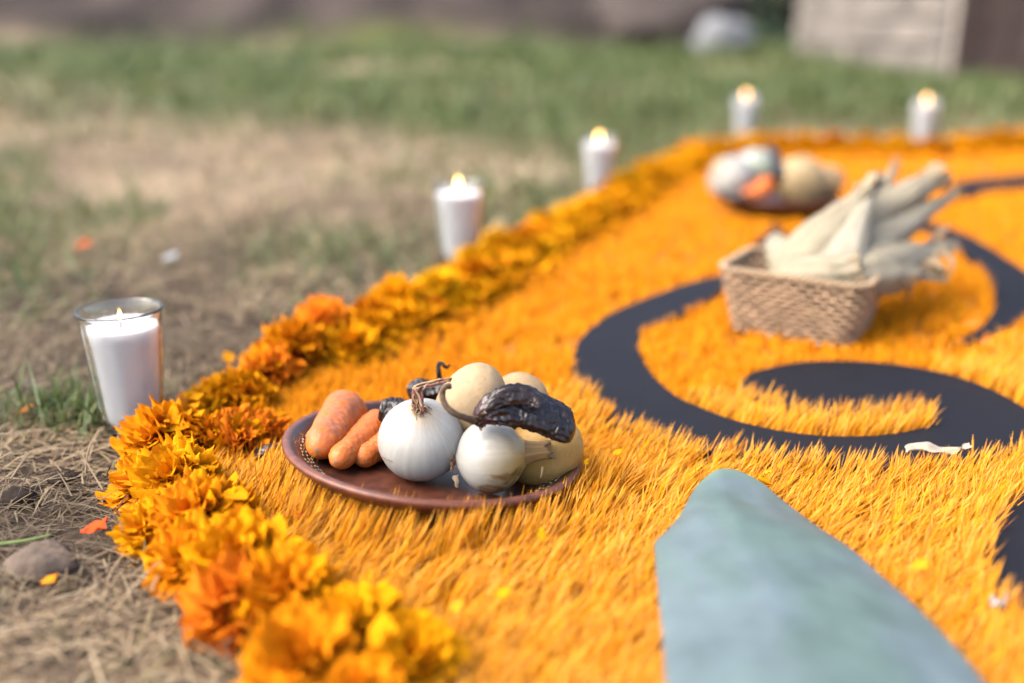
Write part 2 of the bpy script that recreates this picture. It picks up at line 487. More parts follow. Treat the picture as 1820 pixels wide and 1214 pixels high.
# ------------------------------------------------------------------ turf mat
turf = empty('turf_mat', (0.5, 1.2, 0), label='bright orange artificial turf mat edged with marigold flowers', cat='turf mat')
def sheet(name, poly, z0, z1, m, parent=None, bevel=0, **kw):
    bm = bmesh.new()
    off = Vector(parent.location) if parent else Vector((0, 0, 0))
    vs = [bm.verts.new((p[0]-off.x, p[1]-off.y, z1-off.z)) for p in poly]
    f = bm.faces.new(vs)
    if f.normal.z == 0: f.normal_update()
    if f.normal.z < 0: f.normal_flip()
    r = bmesh.ops.extrude_face_region(bm, geom=[f])
    nv = [v for v in r['geom'] if isinstance(v, bmesh.types.BMVert)]
    for v in nv: v.co.z = z0-off.z
    bmesh.ops.recalc_face_normals(bm, faces=bm.faces)
    bmesh.ops.triangulate(bm, faces=[q for q in bm.faces if len(q.verts) > 4], ngon_method='EAR_CLIP')
    me = bpy.data.meshes.new(name); bm.to_mesh(me); bm.free()
    o = obj(name, me, m, parent, **kw)
    if bevel:
        md = o.modifiers.new('edge', 'BEVEL'); md.width = bevel; md.segments = 2; md.limit_method = 'ANGLE'; md.angle_limit = R(60)
    return o
sheet('backing', [tuple(q) for q in mat_poly], -.002, .004, M['backing'], turf)

bdists = []
def blade_field(y0, y1, dens, L, W, segs, xl):
    n = int(dens*(y1-y0)*(xl[1]-xl[0])/7)
    cx = rng.uniform(xl[0], xl[1], n); cy = rng.uniform(y0, y1, n)
    # keep only clusters on the mat, off the boards and inside what the mat's part of the view spans
    inside = inpoly(mat_poly, cx, cy) & (np.abs(cx) < .68*cy+.38)
    cx = cx[inside]; cy = cy[inside]
    k = np.full(len(cx), 7)
    x = np.repeat(cx, 7)+rng.normal(0, .0032, len(cx)*7); y = np.repeat(cy, 7)+rng.normal(0, .0032, len(cx)*7)
    caz = np.repeat(rng.normal(0, .22, len(cx)), 7); ctl = np.repeat(rng.normal(0, .11, len(cx)), 7)
    cs = np.repeat(rng.uniform(.86, 1.12, len(cx)), 7)
    ok = np.ones(len(x), bool)
    for b in BOARDS: ok &= ~inpoly(b, x, y)
    sy = seam_y(x)
    gapmask = (np.abs(y-sy-.006) < .007) & (x > P(1180, 712)[0]) & (x < P(1420, 690)[0])
    ok &= ~(gapmask & (rng.random(len(x)) < .9))
    x, y, caz, ctl, cs = [a[ok] for a in (x, y, caz, ctl, cs)]
    N = len(x)
    near = y < seam_y(x)
    hgt = np.ones(N)
    # things standing on the pile press it down
    hgt *= np.where(np.hypot(x-PLATE_C.x, y-PLATE_C.y) < PLATE_R-.004, .06, 1)
    hgt *= np.where(np.hypot(x-PLATE2_C.x, y-PLATE2_C.y) < .12, .3, 1)
    dx = x-BK_C.x; dy = y-BK_C.y; ca, sa = math.cos(-BK_ROT), math.sin(-BK_ROT)
    ux = dx*ca-dy*sa; uy = dx*sa+dy*ca
    hgt *= np.where((np.abs(ux) < BK_LX*.41) & (np.abs(uy) < BK_LY*.41), .25, 1)
    hgt *= np.where(inpoly(leaf_poly, x, y), .5, 1)
    hgt *= np.where(near, 1, .66)
    az = np.where(near, R(34), R(72))+caz+rng.normal(0, .30, N)+.3*(fbm(x*7, y*7, 2)-.5)
    tl = np.where(near, R(56), R(30))+ctl+rng.normal(0, .15, N)+.35*(fbm(x*9+8, y*9, 2)-.5)
    wild = rng.random(N) < .04
    az = np.where(wild, rng.uniform(0, 2*PI, N), az); tl = np.where(wild, rng.uniform(0, .5, N), tl)
    bd = np.full(N, 9.)
    if y0 < 1.5:
        for b in BOARDS: bd = np.minimum(bd, grow(x, y, b))
    tl = tl*np.where(near, .55+.45*smooth(.0, .035, bd), 1)
    dp = np.hypot(x-PLATE_C.x, y-PLATE_C.y); front = smooth(.028, .012, np.abs(dp-PLATE_R-.006))*(y < PLATE_C.y+.03)
    tl = tl*(1-.55*front); hgt = hgt*(1+.32*front*smooth(PLATE_C.x+.09, PLATE_C.x+.02, x))
    hgt *= np.where((dp < .150) & (y >= PLATE_C.y), .6, 1)
    tl = np.clip(tl, .02, 1.25)
    Ln = L*cs*rng.uniform(.82, 1.12, N)*hgt
    pal2 = np.array([[1.0, .42, .010], [.97, .37, .007], [1.0, .48, .018], [.92, .31, .006]])
    c0 = pal2[rng.choice(4, N, p=[.4, .25, .25, .1])]*rng.uniform(.9, 1.03, (N, 1))
    c0 = c0*np.where(near, 1, 0)[:, None]*np.array([1, .93, 1])+c0*np.where(near, 0, 1)[:, None]*np.array([.97, .82, .5])
    fade = np.where(near, rng.random(N)**1.6, .25*rng.random(N)**2)[:, None]     # dye worn off the tips
    tipc = c0*(1-.6*fade)+np.array([1.0, .62, .20])*.6*fade
    br = (rng.random(N) < .025)[:, None]
    tipc = np.where(br, np.array([.30, .10, .03]), tipc); 
    root = np.stack([x, y, np.full(N, .003)], -1)
    return blades(root, az, tl-.06, tl+.12, Ln, W*rng.uniform(.75, 1.25, N), rng.normal(0, .7, N), c0, tipc, segs)
mb = MB()
mb.add(*blade_field(.30, 1.02, 125000, .0325, .00105, 4, (-.42, 1.1)))
mb.add(*blade_field(1.02, 1.45, 52000, .033, .0018, 3, (-.35, 1.4)))
mb.add(*blade_field(1.45, 2.15, 28000, .025, .003, 3, (-.2, 1.9)))
mb.add(*blade_field(2.15, 3.3, 13000, .024, .0048, 2, (.1, 2.6)))
pile = obj('pile', mb.mesh('pile', False), M['turf'], turf, loc=(-.5, -1.2, 0), kind='stuff')

# ------------------------------------------------------------------ black scroll boards
labels = ['large matte black scroll board curling round the corn basket and into a wide flat hook',
          'black crescent board curving behind and right of the corn basket',
          'small pointed black board tip just behind the corn basket',
          'thin black board far back on the right, beyond the corn husks',
          'rounded black board at the right edge beside the blue-green leaf']
for b, l in zip(BOARDS, labels):
    ctr = np.mean(np.array(b), 0); ctr[2] = .0045
    e_o = sheet('scroll_board', [(p[0]-ctr[0], p[1]-ctr[1]) for p in b], 0, BZ-.0045, M['board'], None, .0007, label=l, cat='board', group='black scroll boards')
    e_o.location = ctr

# ------------------------------------------------------------------ marigolds
HUES = [((1.0, .34, .008), (1.0, .28, .008)), ((1.0, .40, .005), (1.0, .33, .006)), ((1.0, .28, .016), (1.0, .22, .012)), ((1.0, .42, .006), (1.0, .36, .006))]
def petal_arrays(L, Wd, nt, ns, e0, e1, ruff, seed, hue):
    """one ruffled petal growing from the origin along +x"""
    r = np.random.default_rng(seed)
    t = np.linspace(0, 1, nt); s = np.linspace(-1, 1, ns)
    Tt, Ss = np.meshgrid(t, s, indexing='ij')
    ph, fr = r.uniform(0, 6.28), r.uniform(2.2, 3.6)
    notch = 1+.05*np.sin(Ss*fr*1.7+ph)+.05*np.sin(Ss*13+ph*2)*(nt > 6)-.24*np.abs(Ss)**2.4
    w = Wd*1.12*np.sin(PI*(.06+.66*Tt**.9))
    ll = L*Tt*(1+(notch-1)*Tt)
    el = e0+(e1-e0)*Tt
    rad = np.zeros_like(Tt); z = np.zeros_like(Tt)
    dl = np.diff(ll, axis=0, prepend=0)
    rad = np.cumsum(dl*np.cos(el), 0); z = np.cumsum(dl*np.sin(el), 0)
    z = z + ruff*Tt**1.6*np.sin(Ss*fr*1.3+ph+Tt*1.5) + ruff*.75*Tt**2*np.sin(Ss*6.5+ph*3+Tt*3)+ruff*.35*Tt*np.sin(Ss*11+Tt*9+ph*5)
    yy = w*.5*Ss
    z = z + .25*np.abs(yy)*(1-Tt)
    V = np.stack([rad, yy, z], -1).reshape(-1, 3)
    i = (np.arange(nt-1)[:, None]*ns+np.arange(ns-1)[None, :]).ravel()
    Fq = np.stack([i, i+1, i+ns+1, i+ns], -1)
    a, b = np.array(hue[0]), np.array(hue[1])
    k = np.clip(Tt.reshape(-1, 1)+.08*np.sin(Ss.reshape(-1, 1)*11+ph), 0, 1)
    C = b*(1-k)+a*k
    return V, Fq, C
RINGS = [(13, .031, .022, -15, -12), (12, .031, .023, 3, 4), (11, .029, .023, 16, 16), (10, .027, .022, 32, 28), (8, .024, .021, 46, 38), (6, .021, .018, 62, 50), (4, .017, .016, 76, 60)]
def flower_list(seed, S=1.0):
    r = random.Random(seed); out = []
    for ri, (n, L, W, e0, e1) in enumerate(RINGS):
        for k in range(n):
            a = 2*PI*(k+.5*(ri % 2)+r.uniform(-.35, .35))/n
            out.append((ri, a, L*r.uniform(.85, 1.12)*S, W*r.uniform(.85, 1.2)*S, R(e0+r.uniform(-16, 16)), R(e1+r.uniform(-24, 24)), .0040*S*r.uniform(.6, 1.3), r.randint(0, 9999), r.uniform(-.45, .45)))
    return out
def flower_mesh(seed, hue, nt=7, ns=9):
    mb = MB()
    for (ri, a, L, W, e0, e1, rf, sd_, roll) in flower_list(seed):
        V, Fq, C = petal_arrays(L, W, nt, ns, e0, e1, rf, sd_, hue)
        # roll about own axis, then place round the head
        cr, sr = math.cos(roll), math.sin(roll)
        y = V[:, 1]*cr-V[:, 2]*sr*.3; z = V[:, 1]*sr+V[:, 2]
        x = V[:, 0]+.002
        ca, sa = math.cos(a), math.sin(a)
        V = np.stack([x*ca-y*sa, x*sa+y*ca, z+.010+.0012*ri], -1)
        mb.add(V, Fq, C*random.Random(sd_).uniform(.95, 1.05))
    return mb.mesh('marigold_flower')
def calyx_mesh():
    pth = [(0, 0, -.004), (0, 0, 0), (0, 0, .006), (0, 0, .012)]
    v, f, c = loft(pth, [.003, .006, .008, .007], 10)
    return mesh_np('calyx', v, f, c)
CAL = calyx_mesh()
PM = {}
for hi in range(4):
    for k in range(7):
        n, L, W, e0, e1 = RINGS[k]
        for q in range(2):
            V, Fq, C = petal_arrays(L, W, 10, 15, R(e0), R(e1), .0042, 100+hi*20+k*2+q, HUES[hi])
            V = V+np.array([.002, 0, 0])
            me = mesh_np('petal', V, Fq, C); me.materials.append(M['petal']); PM[(hi, k, q)] = me

FLOW_GROUP = 'marigold flower heads bordering the turf mat'
def detailed_flower(loc, rot, S, hi, seed, label):
    e = empty('marigold_flower', loc, rot, label=label, cat='marigold', group=FLOW_GROUP)
    e.scale = (S, S, S)
    c = obj('calyx', CAL, M['calyx'], e)
    for (ri, a, L, W, e0, e1, rf, sd_, roll) in flower_list(seed):
        h2 = hi if (sd_ % 5) else (hi+1) % 2
        o = bpy.data.objects.new('petal', PM[(h2, ri, sd_ % 2)])
        COL.objects.link(o); o.parent = e
        s_ = L/RINGS[ri][1]
        o.matrix_local = Matrix.Translation((0, 0, .010+.0012*ri)) @ Matrix.Rotation(a, 4, 'Z') @ Matrix.Rotation((e1-R(RINGS[ri][4]))*-.6, 4, 'Y') @ Matrix.Rotation(roll, 4, 'X') @ Matrix.Diagonal((s_, W/RINGS[ri][2], s_, 1))
    return e

near_flowers = [  # px, py, z, tilt direction (azimuth deg), tilt deg, size, hue, label
    (285, 775, .022, 225, 38, 1.12, 0, 'frilly orange marigold head in front of the nearest candle'),
    (312, 842, .026, 260, 32, 1.05, 1, 'golden orange marigold head just below the one at the nearest candle'),
    (250, 858, .010, 215, 45, .95, 0, 'orange marigold head hanging out over the straw, below the nearest candle'),
    (262, 935, .012, 225, 30, .85, 3, 'small yellow marigold head at the outer edge, above the red petal on the straw'),
    (345, 905, .026, 250, 28, 1.0, 0, 'orange marigold head in the second row level with the small yellow one'),
    (405, 905, .016, 20, 30, .92, 1, 'golden marigold head lying on the turf side, left of the plate front'),
    (340, 985, .014, 230, 34, 1.0, 0, 'orange marigold head at the outer edge right of the red petal'),
    (420, 985, .026, 260, 20, 1.1, 1, 'broad golden marigold head, softly blurred, in the lower left row'),
    (420, 1068, .016, 230, 30, 1.1, 2, 'deep orange marigold head with dark gaps around it, lower left edge'),
    (510, 1050, .024, 280, 20, 1.05, 0, 'blurred orange marigold head on the turf side in the lower left row'),
    (380, 700, .020, 200, 25, .9, 3, 'yellow marigold head with brown specks behind the nearest candle flower'),
    (432, 690, .024, 120, 25, .9, 1, 'golden marigold head topping the border right of the nearest candle'),
    (360, 765, .022, 60, 25, .9, 0, 'crumpled orange marigold head between the candle flower and the turf'),
    (425, 772, .018, 330, 40, .95, 2, 'crushed deep orange marigold head left of the carrots'),
    (478, 765, .014, 350, 45, .85, 2, 'torn orange marigold head touching the left end of the plate'),
    (480, 655, .022, 160, 25, 1.0, 2, 'deep orange marigold head above left of the carrots in the border'),
    (455, 740, .008, 330, 20, .8, 0, 'flattened orange marigold petals heap beside the dark turf, left of carrots'),
]
for i, (px, py, z, az, tl, S, hi, lab) in enumerate(near_flowers):
    q = PV(px, py+10, z)
    ax = Vector((math.cos(R(az)), math.sin(R(az)), 0)).cross(Vector((0, 0, 1)))*-1
    m3 = Matrix.Rotation(R(tl), 3, ax)
    q = q - (m3 @ Vector((0, 0, .012)))
    detailed_flower(q, (m3 @ Matrix.Rotation(i*1.7, 3, 'Z')).to_euler(), S, hi, 40+i, lab)

FM = [flower_mesh(300+k, HUES[k % 4]) for k in range(8)]+[flower_mesh(320+k, ((1.0, .50-.06*k, .008), (1.0, .42-.05*k, .008)), 5, 7) for k in range(4)]
for me in FM: me.materials.append(M['petal'])
# walk the border and lay two rows of heads
seg = np.hypot(*np.diff(border, axis=0).T); cum = np.r_[0, np.cumsum(seg)]
def along(s):
    x_ = np.interp(s, cum, border[:, 0]); y_ = np.interp(s, cum, border[:, 1])
    x2 = np.interp(s+.02, cum, border[:, 0]); y2 = np.interp(s+.02, cum, border[:, 1])
    t = np.array([x2-x_, y2-y_]); t /= np.linalg.norm(t)+1e-9
    return np.array([x_, y_]), np.array([t[1], -t[0]])      # inward normal (mat lies to the right)
nf_xy = [P(f_[0], f_[1]+10, f_[2])[:2] for f_ in near_flowers]
rr = random.Random(5)
s = .0; cnt = 0
def zone(q):
    d = q[1]
    if d < .62: return 'in the lowest foreground corner'
    if d < 1.25: return 'between first and second candle'
    if d < 1.75: return 'beside the second candle'
    if d < 2.5: return 'beside the third candle'
    if q[0] < .95: return 'near the fourth candle'
    if q[0] < 1.5: return 'by the fifth candle'
    return 'at the far right end'
for row, (off, step) in enumerate([(.026, .047), (.068, .052), (.047, .075)]):
    s = .01*row
    while s < cum[-1]:
        q, nrm = along(s)
        stp = step*(1 if q[1] < 1.6 else 1.1)
        s += stp*rr.uniform(.85, 1.15)
        q = q+nrm*(off*(.85 if q[1] < .62 else 1)+rr.uniform(-.014, .012)-(rr.uniform(0, .022) if q[1] > 1.0 and rr.random() < .35 else 0))
        if min(np.hypot(*(q-a)) for a in nf_xy) < .042: continue
        if -.5 < q[0] < -.12 and .66 < q[1] < .87: continue
        if row == 2 and q[1] < .75: continue
        k = rr.choice([0, 4, 1, 5, 1, 0, 2, 3] if q[1] < 1.2 else [8, 9, 10, 8, 9, 11, 9])
        o = bpy.data.objects.new('marigold_flower', FM[k]); COL.objects.link(o)
        o.location = (q[0], q[1], (.002, .006, .024)[row]+rr.uniform(0, .005))
        a = rr.uniform(0, 2*PI); tl = rr.uniform(5, 40)
        o.rotation_euler = (Matrix.Rotation(R(tl), 3, Vector((math.cos(a), math.sin(a), 0))) @ Matrix.Rotation(rr.uniform(0, 6), 3, 'Z')).to_euler()
        S = rr.uniform(.85, 1.2); o.scale = (S, S, S*(rr.uniform(.9, 1.1) if q[1] < 1.2 else .85))
        hue_w = ['orange', 'golden', 'deep orange', 'yellow'][k % 4] if k < 8 else ['bright yellow-orange', 'golden', 'amber', 'orange'][k-8]; row_w = ['outer edge', 'inner side', 'top'][row]
        props(o, f'{hue_w} marigold head, {row_w} of the border, {zone(q)}', 'marigold', FLOW_GROUP)

# loose petals fallen between and around the heads, past counting
mb = MB()
tmpl = [petal_arrays(.022, .017, 5, 5, R(a_), R(b_), .003, 500+i, HUES[(1, 1, 3, 0, 3, 3, 1, 3)[i]]) for i, (a_, b_) in enumerate([(-5, 10), (0, 25), (-10, 5), (10, 45), (0, 20), (15, 55), (-5, 25), (5, 20)])]
npet = 8500
ss = rng.uniform(0, cum[-1], npet); oo = rng.normal(.052, .026, npet)
for i in range(npet):
    q, nrm = along(ss[i])
    q = q+nrm*oo[i]
    if np.hypot(q[0]-PLATE_C.x, q[1]-PLATE_C.y) < PLATE_R+.022 or (q[1] < 1.0 and (i % 11 or abs(oo[i]-.035) > .025)): continue
    V, Fq, C = tmpl[i % 8]
    a = rng.uniform(0, 2*PI); ca, sa = math.cos(a), math.sin(a); sc_ = rng.uniform(.55, 1.0)
    zt = rng.uniform(.010, .042)*(1-min(1, abs(oo[i]-.05)/.06)*.6)
    x_ = V[:, 0]*ca-V[:, 1]*sa; y_ = V[:, 0]*sa+V[:, 1]*ca
    mb.add(np.stack([x_*sc_+q[0], y_*sc_+q[1], V[:, 2]*sc_+zt+.004], -1), Fq, C*rng.uniform(.85, 1.05))
obj('petal_litter', mb.mesh('petal_litter'), M['petal'], kind='stuff', label='loose marigold petals heaped between the flower heads of the border', cat='petals')

# ------------------------------------------------------------------ candles
def lathe(prof, nseg=48, facet=None):
    """prof: (r, z); facet(z)-> 0..1 how far the ring is a decagon"""
    v = []; n = len(prof)
    for r, z in prof:
        k = facet(z) if facet else 0
        for i in range(nseg):
            a = 2*PI*i/nseg
            m = 10; seg_ = 2*PI/m; aa = (a % seg_)-seg_/2
            rf = r*math.cos(seg_/2)*1.025/math.cos(aa)
            q = r*(1-k)+rf*k
            v.append((q*math.cos(a), q*math.sin(a), z))
    i0 = np.arange(n-1)[:, None]*nseg; k = np.arange(nseg)[None, :]; k1 = (k+1) % nseg
    f = [np.stack([i0+k, i0+k1, i0+nseg+k1, i0+nseg+k], -1).reshape(-1, 4)]
    return np.array(v), f
def candle(q, label, wax_top=.099, S=1.0, rz=0.0, flame_s=1.0):
    e = empty('glass_candle', (q[0], q[1], Hh(np.array([q[0]]), np.array([q[1]]))[0]+.001), (0, 0, rz), label=label, cat='candle', group='lit white candles in glasses along the border')
    e.scale = (S, S, S)
    H = .121
    ro = lambda z: .0235+(.0352-.0235)*(z/H)**.9
    prof = [(.0005, 0), (.020, 0), (.0232, .0015)]+[(ro(z), z) for z in np.linspace(.006, H-.004, 14)]
    prof += [(.0362, H-.0022), (.0360, H-.0006), (.0350, H), (.0340, H-.0006), (.0334, H-.003)]
    prof += [(ro(z)-.0030, z) for z in np.linspace(H-.008, .016, 12)]+[(.017, .012), (.0005, .011)]
    fac = lambda z: float(smooth(.002, .01, np.array(z))*smooth(.112, .098, np.array(z)))
    nOut = 3+14
    v, f = lathe(prof[:nOut+2], 80, fac)
    v2, f2 = lathe(prof[nOut+1:], 80)
    mb = MB(); mb.add(v, f); 
    f2 = [x_ for x_ in f2]
    mb.add(v2, f2)
    me = mb.mesh('glass')
    bm = bmesh.new(); bm.from_mesh(me); bmesh.ops.remove_doubles(bm, verts=bm.verts, dist=1e-5)
    bmesh.ops.holes_fill(bm, edges=[ed for ed in bm.edges if len(ed.link_faces) == 1], sides=100)
    bmesh.ops.recalc_face_normals(bm, faces=bm.faces); bm.to_mesh(me); bm.free()
    obj('glass', me, M['glass'], e)
    ri = lambda z: ro(z)-.0033
    wp = [(.0005, .0123), (.0165, .0125), (ri(.017), .017)]+[(ri(z), z) for z in np.linspace(.03, wax_top-.001, 8)]
    wp += [(ri(wax_top)-.0006, wax_top), (.018, wax_top-.0012), (.008, wax_top-.0022), (.0005, wax_top-.0026)]
    v, f = lathe(wp, 48); obj('wax', mesh_np('wax', v, f, np.ones((len(v), 3))), M['wax'], e)
    wpth = [(0, 0, wax_top-.004), (0, 0, wax_top+.002), (.0008, 0, wax_top+.006)]
    v, f, c = loft(wpth, [.0009, .0009, .0007], 8); obj('wick', mesh_np('wick', v, f, c), M['wick'], e)
    z0 = wax_top+.004
    fp = [(.0003, z0), (.0017, z0+.0015), (.0026, z0+.004), (.0027, z0+.0065), (.0020, z0+.010), (.0010, z0+.0135), (.0002, z0+.0165)]
    fp = [(a*flame_s, z0+(b-z0)*flame_s) for a, b in fp]
    v, f = lathe(fp, 16); obj('flame', mesh_np('flame', v, f, np.ones((len(v), 3))), M['flame'], e)
    return e
candle(P(240, 772), 'nearest lit white candle in a faceted glass, standing on straw at the left', .1065, 1.03, .25, .55)
candle(P(817, 476), 'second nearest lit candle glass, behind the border left of centre', .108, 1.10, 0.0, 1.05)
candle(P(1062, 354), 'lit candle glass at the border, third nearest, right of centre', .108, 1.10, .4, 1.05)
candle(P(1320, 254), 'lit candle glass behind the far plate of vegetables', .108, 1.2, .9, 1.0)
candle(P(1637, 262), 'farthest right lit candle glass beyond the corn basket', .108, 1.18, .2, 1.0)

# ------------------------------------------------------------------ plates
def plate(loc, rot, label, dots=True):
    e = empty('clay_plate', loc, rot, label=label, cat='plate', group='glazed clay plates of vegetables')
    Rr = PLATE_R
    prof = [(.0005, -.014), (.070, -.014), (.078, -.0125), (.098, -.008), (.112, -.003), (.119, .0025), (Rr, .0055), (Rr+.0004, .0078), (Rr-.0012, .0096), (Rr-.0040, .0100),
            (Rr-.0075, .0090), (.108, .0040), (.100, -.001), (.090, -.0055), (.080, -.0078), (.06, -.0085), (.03, -.0088), (.0005, -.0088)]
    v, f = lathe(prof, 128)
    idx = np.repeat(np.arange(len(prof)), 128); cl = np.zeros((len(v), 3))
    a = np.tile(np.arange(128)/128*2*PI, len(prof))
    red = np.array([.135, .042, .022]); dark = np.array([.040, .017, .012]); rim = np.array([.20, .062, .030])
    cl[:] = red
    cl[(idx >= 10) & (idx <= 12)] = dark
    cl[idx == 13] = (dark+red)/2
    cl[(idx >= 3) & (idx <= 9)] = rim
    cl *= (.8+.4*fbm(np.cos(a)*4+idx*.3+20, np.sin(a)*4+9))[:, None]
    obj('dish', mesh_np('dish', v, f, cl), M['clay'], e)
    mb = MB(); r = random.Random(3)
    for rad, z, n in ((.0985, -.0017, 78), (.1025, .0008, 82), (.1065, .0032, 86)):
        for k in range(n):
            if r.random() < .05: continue
            a = 2*PI*k/n+r.uniform(-.01, .01)
            th = np.linspace(0, 2*PI, 9)[:-1]
            lx, ly = .0017*r.uniform(.8, 1.2), .0009
            c0 = np.array([[0, 0, .00028]]); ringv = np.stack([np.cos(th)*ly, np.sin(th)*lx, np.full(8, .0001)], -1)
            vv = np.vstack([c0, ringv]); sl = math.atan(.62)
            x_ = vv[:, 0]*math.cos(sl)-vv[:, 2]*math.sin(sl)+rad+r.uniform(-.0006, .0006); z_ = vv[:, 0]*math.sin(sl)+vv[:, 2]*math.cos(sl)+z+.0002
            X_ = x_*math.cos(a)-vv[:, 1]*math.sin(a); Y_ = x_*math.sin(a)+vv[:, 1]*math.cos(a)
            mb.add(np.stack([X_, Y_, z_], -1), np.array([[0, 1+i, 1+(i+1) % 8] for i in range(8)]))
    obj('dash_pattern', mb.mesh('dash_pattern'), M['slip'], e)
    return e
PLATE_ROT = (R(-5.0), R(6.2), .0)
plate(PLATE_C, PLATE_ROT, 'round glazed clay plate with white dashes under carrots, onions and potatoes')
plate((PLATE2_C.x, PLATE2_C.y, .033), (0, R(1), 1.0), 'blurred round clay plate of vegetables far back behind the basket')
pm = Euler(PLATE_ROT).to_matrix()
def floor_z(x, y):
    n = pm @ Vector((0, 0, 1)); c = PLATE_C + n*(-.0088)
    return c.z - (n.x*(x-c.x)+n.y*(y-c.y))/n.z

# ------------------------------------------------------------------ onions
def onion(center, Rr, axis_, label, seed, neck=.35, dirt=None, tint=None, squash=.93, group=None, parts='neck', lo=False):
    """globe with a drawn-up neck along +Z of its own frame"""
    e = empty('white_onion', center, Vector(axis_).normalized().to_track_quat('Z', 'Y').to_euler(), label=label, cat='onion', group=group)
    nu, nv = (64, 40) if lo else (160, 90)
    u = np.arange(nu)/nu*2*PI; tt = np.linspace(0.0, 1, nv)
    Tt, Uu = np.meshgrid(tt, u, indexing='ij')
    ph = Tt*PI
    r_ = np.sin(ph)*Rr; z = -np.cos(ph)*Rr*squash
    up = smooth(.72, 1.0, Tt)
    r_ = r_*(1-.10*up)+up*Rr*.10*neck/.35*smooth(.0, .1, 1-Tt+.1); z = z + up**2*Rr*neck*.62
    dn = smooth(.12, 0, Tt); z = z - dn*Rr*.05
    rough = 1+.010*(fbm(np.cos(Uu)*5+seed, np.sin(Uu)*5+seed*2, 3)-.5)*2*np.sin(ph)+.006*(fbm(np.cos(Uu)*2+Tt*4+seed, np.sin(Uu)*2+7, 3)-.5)*4
    r_ = r_*rough
    V = np.stack([r_*np.cos(Uu), r_*np.sin(Uu), z], -1).reshape(-1, 3)
    i0 = np.arange(nv-1)[:, None]*nu; k = np.arange(nu)[None, :]; k1 = (k+1) % nu
    Fq = np.stack([i0+k, i0+k1, i0+nu+k1, i0+nu+k], -1).reshape(-1, 4)
    U1 = Uu+ .25*np.sin(Tt*3)
    vein = fbm(np.cos(U1)*16+seed, np.sin(U1)*16+3, 2)
    vein2 = fbm(np.cos(U1)*34+seed, np.sin(U1)*34+Tt*1.0, 2)
    base = np.array([.47, .462, .43])
    C = base[None, None]*(.86+.16*vein+.10*vein2)[..., None]
    tipm = (smooth(.80, .97, Tt))[..., None]; C = C*(1-tipm)+np.array([.50, .38, .23])*(.7+.6*vein2)[..., None]*tipm
    bt = (smooth(.07, .015, Tt))[..., None]; C = C*(1-bt)+np.array([.30, .20, .11])*bt
    veil = smooth(.45, .8, vein2)*smooth(.55, .9, Tt)*.35
    C = C*(1-veil[..., None])+np.array([.70, .60, .44])*veil[..., None]
    C = C.reshape(-1, 3)
    fleck = smooth(.80, .86, fbm(V[:, 0]*260+seed, V[:, 2]*260+V[:, 1]*120, 3))[:, None]*.45
    C = C*(1-fleck)+np.array([.45, .34, .22])*fleck
    if dirt:
        d, rad, colr = dirt
        rot = Vector(axis_).normalized().to_track_quat('Z', 'Y').to_matrix()
        dl = rot.transposed() @ Vector(d).normalized()
        ang = np.arccos(np.clip((V/(np.linalg.norm(V, axis=1, keepdims=True)+1e-9)) @ np.array(dl), -1, 1))
        nn = fbm(V[:, 0]*150+3, V[:, 1]*150+V[:, 2]*60, 5)
        m_ = smooth(rad, rad*.86, ang+.9*(nn-.5))[:, None]*(.25+.75*smooth(.35, .62, fbm(V[:, 0]*420, V[:, 1]*420+V[:, 2]*150, 4)))[:, None]
        C = C*(1-m_)+np.array(colr)*(.6+.8*fbm(V[:, 0]*400, V[:, 1]*400+V[:, 2]*350, 3))[:, None]*m_
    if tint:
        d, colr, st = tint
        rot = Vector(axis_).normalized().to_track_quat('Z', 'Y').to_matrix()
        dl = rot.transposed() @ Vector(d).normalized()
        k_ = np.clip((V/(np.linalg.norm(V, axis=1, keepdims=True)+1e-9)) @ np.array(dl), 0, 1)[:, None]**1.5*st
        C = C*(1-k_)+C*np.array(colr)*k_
    obj('bulb', mesh_np('bulb', V, Fq, C), M['onion'], e)
    return e
def strands(name, parent, paths, rad, cols, m, seg=6):
    mb = MB()
    for i, pth in enumerate(paths):
        pts = crom(pth, 4); r_ = [rad*(1-.5*k/len(pts)) for k in range(len(pts))]
        v, f, c = loft(pts, r_, seg, ref=(.3, .4, 1)); mb.add(v, f, np.array(cols[i % len(cols)]))
    return obj(name, mb.mesh(name), m, parent)
FIB = [(.36, .22, .12), (.48, .32, .19), (.24, .13, .08), (.26, .08, .08), (.55, .40, .25)]

